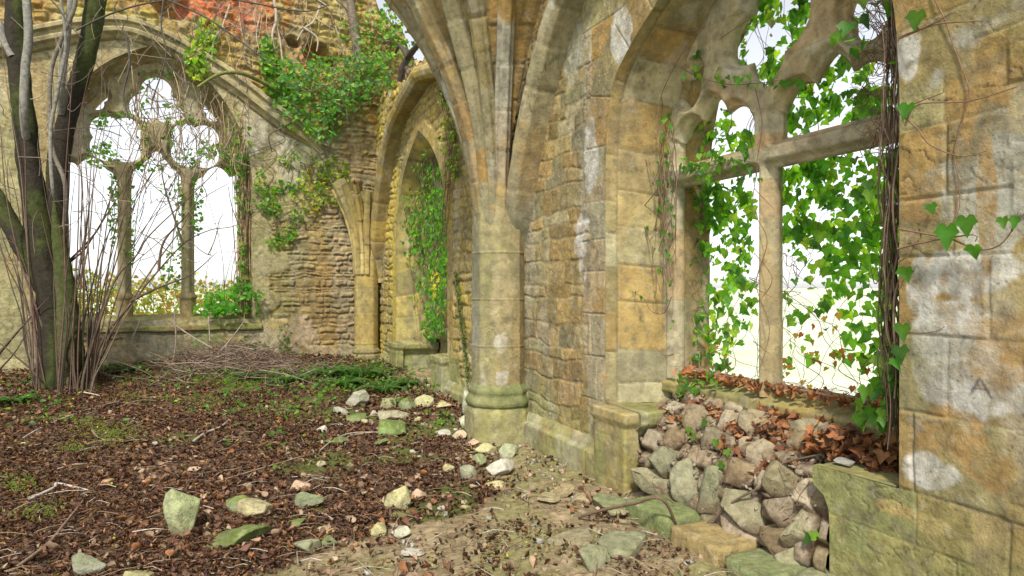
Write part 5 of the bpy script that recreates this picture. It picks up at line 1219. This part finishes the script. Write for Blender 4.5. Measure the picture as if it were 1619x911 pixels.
tb = Tubes(); stem_px(tb, S, [(720, 430), (725, 480), (732, 540), (738, 600)], -.02, .012, (.12, .10, .06), .01, rng); tb.build('stems', M_TWIG, iv4)

# ---------------------------------------------------------------- ivy and bushes on the end wall
def bush(name, label, cat, fr, lst, d0, d1, pal, size, stems=0, outline=HEARTO, face=None, sr=.008, var=.35, group=None):
    b = fr.P(lst[0][0], lst[0][1]+lst[0][3], 0); t = thing(name, label, cat, tuple(b), group)
    P1, N1, s1 = cluster(fr, lst, d0, d1, rng, size); N1 = N1+rng.normal(size=N1.shape)*.4
    leaves('leaves', P1, N1, s1, leafcols(len(P1), pal, var, rng), M_IVY, t, outline, 1, rng=rng)
    tb = Tubes()
    for i in range(max(stems, 3)):
        a = lst[rng.integers(len(lst))]; c = lst[rng.integers(len(lst))]
        stem_px(tb, fr, [(a[0]+rng.normal()*a[2]*.4, a[1]+a[3]*.8, d1), ((a[0]+c[0])/2+rng.normal()*8, (a[1]+c[1])/2+rng.normal()*6, (d0+d1)/2), (c[0]+rng.normal()*c[2]*.5, c[1]-c[3]*.6, d0)], 0, sr, (.16, .12, .08), .03, rng)
    tb.build('stems', M_TWIG, t); return t
bush('shrub', 'bright green leafy shrub spilling over the end wall above the broad arch', 'shrub', B, [(520, 132, 76, 34, 330), (500, 165, 50, 26, 170), (475, 110, 34, 30, 110), (575, 120, 40, 26, 170), (512, 205, 30, 18, 90), (545, 160, 40, 24, 120), (455, 150, 26, 30, 70), (585, 95, 30, 20, 70), (470, 190, 26, 14, 40), (530, 100, 50, 10, 70), (600, 140, 20, 14, 30), (520, 185, 10, 30, 40)], -.75, -.05, LIMES[:2]+[(.08, .20, .05), (.06, .17, .05), (.10, .22, .05), (.05, .13, .04), (.05, .15, .05)], (.05, .10), 34)
bush('ivy', 'pale lime ivy patch hanging across the broad arch', 'ivy', B, [(325, 70, 16, 40, 150), (312, 100, 18, 26, 110), (300, 75, 10, 20, 30), (340, 50, 10, 20, 30)], -.25, -.03, LIMES, (.06, .11), 6)
bush('ivy', 'ivy column on the red earth right of the broad arch crown', 'ivy', B, [(425, 90, 14, 30, 120), (430, 120, 14, 30, 90), (420, 75, 10, 14, 40), (445, 140, 24, 16, 60)], -.3, -.03, LIMES[:4]+GREENS[:3], (.06, .11), 6)
bush('ivy', 'yellowing ivy spread below the corner springing', 'ivy', B, [(512, 290, 34, 30, 110), (525, 270, 24, 20, 60), (490, 300, 30, 30, 70), (540, 300, 16, 30, 36), (470, 250, 30, 14, 30), (500, 330, 20, 10, 14)], -.12, -.02, LIMES+[(.30, .26, .04)], (.05, .09), 8)
bush('ivy', 'climbing ivy trail slanting across the plastered wall right of the big window', 'ivy', B, [(450, 300, 18, 12, 40), (430, 330, 14, 14, 36), (455, 370, 16, 12, 44), (435, 385, 14, 10, 30), (425, 315, 14, 20, 24), (470, 345, 14, 10, 14), (412, 300, 12, 30, 40)], -.1, -.02, LIMES[:4]+GREENS[:2], (.05, .09), 6)
bush('ivy', 'dense ivy cloaking the right jamb of the big three-light window', 'ivy', B, [(385, 230, 12, 40, 110), (380, 290, 8, 50, 90), (386, 350, 10, 50, 110), (384, 430, 9, 40, 90), (370, 260, 14, 20, 50), (372, 205, 16, 24, 60), (340, 240, 26, 12, 40), (395, 260, 20, 30, 60)], -.1, .45, GREENS+LIMES[:2], (.05, .09), 18)
bush('ivy', 'ivy fringing the tracery circles and mullions of the big window', 'ivy', B, [(255, 118, 34, 8, 40), (228, 155, 8, 26, 26), (275, 170, 16, 8, 20), (160, 190, 10, 14, 36), (190, 182, 30, 6, 36), (226, 215, 8, 26, 36), (165, 250, 26, 16, 60), (300, 250, 30, 14, 60), (330, 235, 12, 14, 34), (266, 215, 8, 22, 26), (290, 190, 26, 8, 30), (240, 262, 22, 12, 40),
    (178, 330, 7, 60, 60), (208, 350, 6, 60, 50), (286, 350, 6, 70, 60), (312, 320, 8, 50, 80), (205, 400, 10, 30, 20), (270, 300, 16, 20, 12), (160, 240, 20, 20, 40), (270, 430, 14, 30, 50), (350, 155, 14, 24, 30)], .25, .62, GREENS+[(.10, .16, .03)], (.045, .085), 30)
bush('shrub', 'small green leafy plant on the sill at the right foot of the big window', 'shrub', B, [(350, 475, 26, 16, 90), (385, 460, 18, 14, 60), (335, 492, 28, 8, 50), (408, 470, 10, 8, 18), (365, 490, 30, 8, 60), (408, 492, 8, 6, 8)], -.3, .2, [(.08, .22, .03), (.12, .28, .04), (.06, .17, .03)], (.06, .11), 12)
bush('ivy', 'trailing greenery on the ledge above the corner springing', 'ivy', B, [(600, 60, 36, 40, 200), (625, 30, 24, 40, 150), (640, 85, 20, 20, 60), (560, 40, 30, 30, 60), (600, 100, 20, 20, 60), (615, 130, 10, 20, 30)], -.5, .3, LIMES[:3]+GREENS, (.06, .10), 16)
bush('ivy', 'sparse ivy tufts low on the end wall beside the plaster patch', 'ivy', B, [(450, 540, 10, 30, 40), (410, 550, 14, 10, 30), (395, 555, 12, 8, 20), (470, 560, 16, 6, 20)], -.2, -.03, [(.06, .13, .05), (.08, .16, .05)], (.04, .07), 5)
# small tree and hanging roots on the wall top
t = thing('young_tree', 'slender dark trunked tree rising from the ledge of the end wall', 'tree', tuple(B.P(567, 92, -.3)))
tb = Tubes(); tb.add([B.P(567, 95, -.3), B.P(562, 60, -.3), B.P(556, 20, -.28), B.P(548, -30, -.25), B.P(540, -80, -.2)], [.085, .07, .05], (.16, .13, .10), k=10, knob=.12); tb.build('trunk', M_BARK, t)
tb = Tubes()
for a in ([(556, 20), (535, 5), (515, -15)], [(550, 0), (575, -20), (590, -40)], [(560, 50), (548, 20), (540, 0)]): stem_px(tb, B, a, -.28, .02, (.16, .13, .10), .02, rng)
tb.build('branches', M_BARK, t)
t = thing('tree_roots', 'bare grey roots hanging over the red wall core', 'roots', tuple(B.P(480, 60, -.15)))
tb = Tubes()
for L in ([(505, 5), (495, 30), (478, 45), (467, 66)], [(478, 45), (500, 60), (505, 80)], [(440, 0), (436, 30), (428, 60), (440, 100)], [(365, 10), (352, 40), (345, 60)], [(380, 5), (375, 30), (385, 60)], [(436, 30), (445, 60), (450, 110)], [(500, 0), (520, 20), (540, 60)], [(350, 45), (340, 70), (330, 110)], [(495, 30), (510, 35), (530, 50)], [(415, 10), (412, 50), (405, 80)]):
    stem_px(tb, B, [(x, y, -.12) for x, y in L], -.12, rng.uniform(.012, .028), (.36, .30, .24), .03, rng)
for i in range(46):
    x = rng.uniform(290, 560); y = rng.uniform(-10, 90); stem_px(tb, B, [(x, y), (x+rng.normal()*8, y+20), (x+rng.normal()*12, y+rng.uniform(30, 70))], -.1, rng.uniform(.004, .009), random.choice([(.34, .28, .2), (.2, .15, .1)]), .04, rng)
tb.build('roots', M_TWIG, t)
# dark dead stump at the top of the far arch
t = thing('dead_stump', 'black gnarled root clinging to the wall top above the pointed opening', 'stump', tuple(S.P(642, 100, .1)))
tb = Tubes()
for L, r in (([(635, 140), (640, 110), (645, 85), (668, 70), (670, 55)], .07), ([(645, 85), (632, 80), (625, 88)], .05), ([(655, 78), (664, 62), (660, 45)], .05), ([(642, 110), (650, 130), (646, 150)], .04)): stem_px(tb, S, L, .15, r, (.07, .055, .045), .03, rng, 8)
tb.build('roots', M_BARK, t)
# bare stems hanging over the big window
t = thing('dead_vine', 'pale dry vine stems draped over the right half of the big window', 'vine', tuple(B.P(350, 250, -.1)))
tb = Tubes()
for i in range(85):
    x = rng.uniform(210, 400); y = rng.uniform(90, 220); L = [(x, y, -.1)]
    for k in range(5): x += rng.normal()*7+1; y += rng.uniform(8, 34); L.append((x, y, rng.uniform(-.12, .2)))
    stem_px(tb, B, L, 0, rng.uniform(.004, .010), random.choice([(.40, .30, .18), (.26, .18, .11), (.32, .24, .15)]), .02, rng)
for i in range(22):
    x = 384+rng.normal()*7; stem_px(tb, B, [(x+rng.normal()*3, 500-k*55, .05) for k in range(7)], 0, rng.uniform(.006, .014), random.choice([(.34, .24, .14), (.22, .15, .09)]), .02, rng)
for i in range(40):
    x = rng.uniform(410, 520); y = rng.uniform(180, 340); stem_px(tb, B, [(x, y), (x+rng.normal()*16, y+14), (x+rng.normal()*24, y+rng.uniform(20, 60))], -.03, rng.uniform(.003, .008), (.14, .11, .08), .02, rng)
tb.build('stems', M_TWIG, t)
t = thing('mossy_branch', 'arched mossy branch jutting in front of the broad arch', 'branch', tuple(B.P(430, 130, -.4)))
tb = Tubes(); tb.add([B.P(312, 138, -.9), B.P(345, 118, -.9), B.P(375, 115, -.8), B.P(405, 125, -.5), B.P(450, 150, -.1)], [.02, .035, .04], (.16, .18, .05), k=8, knob=.2); tb.add([B.P(470, 188, -.1), B.P(440, 205, -.25), B.P(425, 215, -.3), B.P(430, 240, -.2)], .016, (.12, .10, .07)); tb.build('stem', M_BARK, t)

# ================================================================ the many-stemmed tree on the left
def T3(x, y, Y): return ray(x, y, Y)
tr = thing('coppiced_tree', 'mossy many-stemmed tree with grey and dark trunks at the left', 'tree', tuple(gp(95, 604)))
TY = 8.75
def mossc(s):
    def f(P, off, c):
        m = ss(fbm(P*np.array([1, 1, .5]), 2.4, 17+s, 4)+off[..., 0]*.2+.08, .0, .3)*.85
        cc = c*(1+.3*fbm(P*np.array([1, 1, .2]), 12, 5+s, 3)[..., None]); return mix(cc, np.array([.045, .058, .014])*(1+.5*fbm(P, 14, s, 3)[..., None]), m[..., None])
    return f
def trunk(pts, rad, col, moss=True, k=22, Y=TY, knob=.13, seed=0):
    tb = Tubes(); base = [T3(pts[0][0], pts[0][1], TY+.02)] if Y < TY-.1 else []; rad = [r_*.86 for r_ in rad]; tb.add(base+[T3(q[0], q[1], Y) for q in pts[1 if base else 0:]], rad, col, k=k, knob=knob, seed=seed, colfn=mossc(seed) if moss else None, step=.035)
    return tb.build('trunk', M_BARK, tr)
DK = (.028, .023, .016); GYB = (.20, .19, .165)
trunk([(92, 615), (92, 560), (84, 480), (72, 420), (60, 350), (46, 260), (40, 200), (30, 110), (24, 50), (28, -30), (20, -90)], [.34, .25, .21, .19, .175, .16, .15, .145, .15, .14], DK, seed=1)
trunk([(96, 610), (98, 500), (88, 400), (92, 300), (104, 200), (128, 120), (142, 60), (152, 0), (160, -60)], [.27, .22, .16, .13, .13, .13, .14, .145, .13], DK, seed=2, Y=TY+.12)
trunk([(80, 470), (55, 420), (25, 370), (-5, 315), (-40, 270)], [.17, .15, .13, .12], DK, seed=3)
trunk([(116, 600), (114, 560), (106, 480), (96, 400), (88, 350), (86, 320)], [.15, .18, .15, .13, .09, .02], (.07, .065, .03), seed=4, Y=TY-.2)
trunk([(44, 235), (38, 180), (40, 110), (45, 60), (42, 0), (38, -40)], [.06, .062, .06, .058], GYB, False, 12, TY-.25, .03, 5)
trunk([(98, 180), (98, 130), (106, 60), (112, 0), (116, -40)], [.055, .05, .045], GYB, False, 12, TY-.2, .03, 6)
trunk([(96, 420), (104, 300), (82, 230), (80, 120), (98, 60), (118, 10), (118, -30)], [.035, .03, .03], (.16, .14, .11), False, 10, TY-.3, .05, 7)
trunk([(20, 90), (5, 60), (0, 40), (-20, 10)], [.06, .05], GYB, False, 10, TY-.1, .04, 8)
trunk([(96, 330), (84, 300), (80, 210), (92, 140), (104, 70), (96, 0)], [.03, .028, .02], GYB, False, 8, TY-.32, .04, 9)
tb = Tubes(); rt = np.random.default_rng(99)
SH = [[(150, 580), (165, 535), (205, 480), (250, 432), (290, 383), (330, 362), (372, 356), (420, 330)], [(152, 575), (180, 520), (205, 480), (245, 425), (285, 360), (310, 320), (360, 290)], [(205, 480), (245, 455), (300, 435), (340, 400)],
 [(95, 425), (130, 395), (150, 370), (175, 330), (200, 290)], [(96, 430), (140, 385), (160, 350), (180, 300), (210, 240)], [(110, 590), (130, 500), (150, 430), (170, 380), (190, 340), (222, 300)], [(118, 585), (120, 480), (135, 400), (145, 320), (150, 250), (160, 200)],
 [(60, 600), (20, 560), (-20, 530)], [(0, 560), (30, 520), (80, 470)], [(-10, 600), (25, 555), (50, 520)], [(90, 600), (60, 500), (30, 400), (10, 300), (0, 200)], [(80, 600), (40, 480), (10, 400), (-20, 300)], [(130, 590), (160, 500), (185, 440), (220, 400), (240, 370), (330, 280), (360, 240)], [(290, 383), (275, 330), (262, 290), (250, 240)], [(250, 432), (262, 380), (300, 330), (320, 290)]]
for L in SH:
    dY = rt.uniform(-.5, .1); q0 = T3(L[0][0], L[0][1], TY+dY)-np.array([0, 0, .35]) if L[0][1] > 560 else None
    tb.add(([q0] if q0 is not None else [])+[T3(x+rt.normal()*2, y+rt.normal()*2, TY+dY-.1*i/len(L)) for i, (x, y) in enumerate(L)], [rt.uniform(.013, .024), .011, .004], random.choice([(.08, .055, .04), (.11, .075, .055), (.14, .10, .075)]), k=7, knob=.1)
for i in range(52):
    x0 = rt.uniform(45, 150); lean = rt.normal()*45+(x0-95)*1.1; top = rt.uniform(60, 420); n = 7; t_ = np.linspace(0, 1, n); x = x0+lean*t_**1.3+np.cumsum(rt.normal(size=n)*4); y = 632-(632-top)*t_; dY = rt.uniform(-.6, .35)
    tb.add([T3(a, b, TY+dY) for a, b in zip(x, y)], [rt.uniform(.007, .018), .008, .003], random.choice([(.09, .065, .045), (.15, .11, .08), (.12, .07, .055), (.07, .055, .04)]), k=6, knob=.05)
for i in range(190):
    x = rt.uniform(0, 400); y = rt.uniform(0, 420); a = rt.uniform(-pi, pi*.15); L = rt.uniform(30, 110); n = 5; dY = rt.uniform(-.7, .6); pts = []
    for k in range(n): pts.append(T3(x, y, TY+dY)); x += cos(a)*L/n+rt.normal()*3; y += sin(a)*L/n+rt.normal()*3; a += rt.normal()*.2
    tb.add(pts, rt.uniform(.003, .008), random.choice([(.14, .11, .09), (.26, .21, .16), (.10, .08, .06)]), k=4)
tb.build('shoots', M_TWIG, tr)
t = thing('overhanging_branches', 'thin bare branches hanging into the top of the view above the broad arch', 'branch', tuple(T3(240, -20, 8)))
tb = Tubes()
for L in ([(120, 48), (170, 24), (220, 8), (280, -4), (360, -30)], [(240, -10), (300, 15), (345, 40), (400, 80), (440, 110)], [(60, -20), (90, 10), (110, 40), (130, 60)], [(320, -10), (400, 5), (480, 18), (520, 8)], [(260, -10), (255, 40), (262, 90), (240, 160)], [(200, 60), (205, 100), (195, 150), (205, 190)], [(500, 0), (520, 15), (530, 40)]):
    tb.add([T3(x, y, 8.0) for x, y in L], rt.uniform(.008, .016), (.07, .06, .05), k=6)
for i in range(30):
    x = rt.uniform(150, 420); y = rt.uniform(-20, 60); tb.add([T3(x, y, 8.3), T3(x+rt.normal()*20, y+25, 8.3), T3(x+rt.normal()*35, y+rt.uniform(30, 80), 8.2)], rt.uniform(.003, .007), random.choice([(.3, .24, .17), (.12, .10, .08)]), k=4)
tb.build('branches', M_TWIG, t)

# ================================================================ brushwood pile, ferns, weeds
tb = Tubes(); rb = np.random.default_rng(31)
for i in range(760):
    x = rb.normal(360, 75); y = np.clip(rb.normal(575, 16)-8*math.exp(-((x-370)/60)**2), 530, 606); c = gp(x, y+10); a = rb.uniform(0, 2*pi); L = rb.uniform(.2, 1.0); h = rb.uniform(.02, .30)*math.exp(-((x-370)/90)**2)
    dv = np.array([cos(a), sin(a)*.5, rb.normal()*.25]); p = c+np.array([0, 0, h+.03])
    if p[1] > 11.2: continue
    tb.add([p-dv*L/2, p+rb.normal(size=3)*.04, p+dv*L/2], rb.uniform(.002, .008), random.choice([(.17, .115, .085), (.24, .17, .13), (.10, .07, .05), (.14, .09, .065), (.32, .25, .20)]), k=4)
for L in ([(265, 505), (300, 530), (335, 550)], [(210, 535), (222, 505)], [(276, 490), (278, 540), (272, 580)], [(345, 560), (370, 530), (388, 505)], [(330, 500), (332, 540)], [(160, 570), (195, 600)]):
    q = [gp(a, 585)*np.array([1, 0, 0])+np.array([0, 0, 0]) for a, b in L]; tb.add([T3(a, b, 9.9) for a, b in L], .014, (.34, .28, .23), k=5)
o = tb.build('brushwood', M_TWIG); tag(o, 'heap of dead brushwood twigs below the big window', kind='stuff')
def fern(x, y, n, L, label, pal, seed):
    r = np.random.default_rng(seed); c = gp(x, y); t = thing('fern', label, 'fern', tuple(c), 'ferns along the foot of the walls'); tb = Tubes(); Ps, Ns, Sz, C = [], [], [], []
    for i in range(n):
        a = 2*pi*i/n+r.uniform(-.3, .3); l = L*r.uniform(.7, 1.1); pts = []
        for k in range(7): s = k/6; pts.append(c+np.array([cos(a)*l*s, sin(a)*l*s, l*(.95*s-.85*s*s)+.02]))
        tb.add(pts, .005, (.10, .14, .04), k=4)
        for s in np.linspace(.15, 1, 22):
            p = c+np.array([cos(a)*l*s, sin(a)*l*s, l*(.95*s-.85*s*s)+.02]); w = .11*l/.5*sin(pi*min(s+.12, 1))+.02
            for sg in (-1, 1):
                dd = np.array([-sin(a)*sg, cos(a)*sg, -.15]); Ps.append((p, dd, w)); C.append(np.array(pal[r.integers(len(pal))])*r.uniform(.7, 1.25))
    tb.build('stalks', M_TWIG, t)
    V, F, CC = [], [], []
    for i, (p, dd, w) in enumerate(Ps):
        f = np.cross(dd, [0, 0, 1]); f /= np.linalg.norm(f); V += [p-f*.008, p+dd*w*.5-f*.016, p+dd*w, p+dd*w*.5+f*.016]; F.append([4*i, 4*i+1, 4*i+2, 4*i+3]); CC += [C[i]]*4
    meshobj('fronds', np.array(V), np.array(F), M_IVY, t, np.array(CC), smooth=False)
FP = [(.05, .16, .03), (.08, .20, .04), (.04, .12, .03), (.10, .22, .07)]
for i, (x, y, n, L, lab) in enumerate([(575, 598, 11, .62, 'largest fern with arching fronds in front of the corner column'), (520, 596, 9, .42, 'dark low fern left of the largest one'), (606, 622, 8, .42, 'fern growing between the boulders near the niche'), (548, 612, 8, .4, 'fern beside the large grey boulder'),
    (455, 606, 8, .36, 'small fern in front of the brushwood end'), (200, 590, 8, .36, 'small fern at the right foot of the coppiced tree'), (640, 612, 7, .3, 'short fern under the niche pedestal'), (20, 640, 9, .34, 'fern at the left edge of the floor'), (392, 600, 8, .34, 'light fern in the middle of the brushwood')]):
    fern(x, y, n, L, lab, FP, 700+i)
# low green ground cover and moss
def cover():
    r = np.random.default_rng(5); Ps = []
    for x, y, rx, ry, n in [(560, 605, 80, 20, 900), (470, 600, 120, 14, 900), (300, 596, 120, 10, 500), (650, 620, 40, 24, 300), (430, 640, 90, 24, 260), (180, 585, 60, 12, 260), (60, 630, 70, 30, 300), (700, 668, 16, 8, 60), (610, 590, 40, 14, 300), (350, 620, 160, 24, 260), (430, 690, 120, 30, 70)]:
        n = int(n*.32); p = gpv(x+r.normal(size=n)*rx*.6, np.maximum(y+r.normal(size=n)*ry*.8, 572)); p[:, 2] += abs(r.normal(size=n))*.06+.02; Ps.append(p[p[:, 1] < 11.6])
    P = np.concatenate(Ps); n = len(P); o = leaves('ground_cover', P, r.normal(size=(n, 3))*.5+np.array([0, -.5, 1]), r.uniform(.025, .065, n), leafcols(n, GREENS+LIMES[1:2]+[(.06, .12, .06)], .35, r), M_IVY, None, HEARTO, 1, rng=r); tag(o, 'small green weeds and ivy seedlings on the floor', kind='stuff')
    Ps = []
    for x, y, rx, ry, n in [(420, 606, 120, 9, 1500), (300, 605, 100, 8, 900), (180, 690, 50, 14, 900), (30, 770, 40, 14, 500), (115, 712, 30, 8, 400), (330, 640, 60, 10, 500), (210, 630, 60, 8, 500), (510, 620, 50, 8, 500), (60, 815, 40, 10, 240), (145, 680, 40, 10, 300), (470, 660, 50, 10, 300)]:
        p = gpv(x+r.normal(size=n)*rx*.5, np.maximum(y+r.normal(size=n)*ry*.6, 574)); p[:, 2] += .015+abs(r.normal(size=n))*.015; Ps.append(p)
    P = np.concatenate(Ps); n = len(P); o = leaves('moss', P, r.normal(size=(n, 3))*.5+np.array([0, -.6, 1]), r.uniform(.015, .032, n), leafcols(n, [(.13, .17, .03), (.17, .21, .04), (.09, .13, .03)], .3, r), M_IVY, None, SMALLO, .7, rng=r); tag(o, 'olive green moss cushions on the floor', kind='stuff')
cover()
# scrub outside the big window
def scrub():
    r = np.random.default_rng(6); n = 14000; v = r.uniform(-1, 9, n); d = r.uniform(1.8, 4.5, n); P0 = B.w(v, 0*v, d); hgt = 1.35+.45*fbm(A3(v, d), 1.2, 3, 3); z = -.35+hgt*1.5*r.random(n)**.8
    P = B.w(v, z, d); o = leaves('scrub', P, r.normal(size=(n, 3))+np.array([0, 0, .5]), r.uniform(.05, .10, n), leafcols(n, [(.20, .26, .08), (.30, .30, .12), (.36, .25, .12), (.14, .22, .06), (.42, .36, .18), (.30, .16, .08)], .3, r), M_IVY, None, HEARTO, 1, rng=r); tag(o, 'low tangled scrub outside the big window', kind='stuff')
    tb = Tubes()
    for i in range(260):
        v = r.uniform(-1, 8); d = r.uniform(1.5, 4); h = r.uniform(.5, 2.0) if i > 40 else r.uniform(1.5, 4); p = B.w(v, -.3, d); tb.add([p, p+np.array([r.normal()*.2, r.normal()*.2, h*.6]), p+np.array([r.normal()*.5, r.normal()*.3, h])], r.uniform(.004, .01), random.choice([(.24, .15, .12), (.34, .26, .2), (.2, .12, .09)]), k=4)
    o = tb.build('scrub_stems', M_TWIG); tag(o, 'bare briar stems standing in the scrub outside', kind='stuff')
    n = 3000; u = r.uniform(-6, -.5, n); d = r.uniform(2.2, 6, n); P = S.w(u, -.40+r.random(n)**2*.5, d); o = leaves('grass', P, r.normal(size=(n, 3))+np.array([0, 0, .2]), r.uniform(.06, .16, n), leafcols(n, [(.36, .42, .18), (.42, .44, .24), (.28, .38, .14)], .2, r), M_IVY, None, SMALLO, .2, rng=r, droop=(0, 0, 1)); tag(o, 'pale long grass outside the near window', kind='stuff')
scrub()
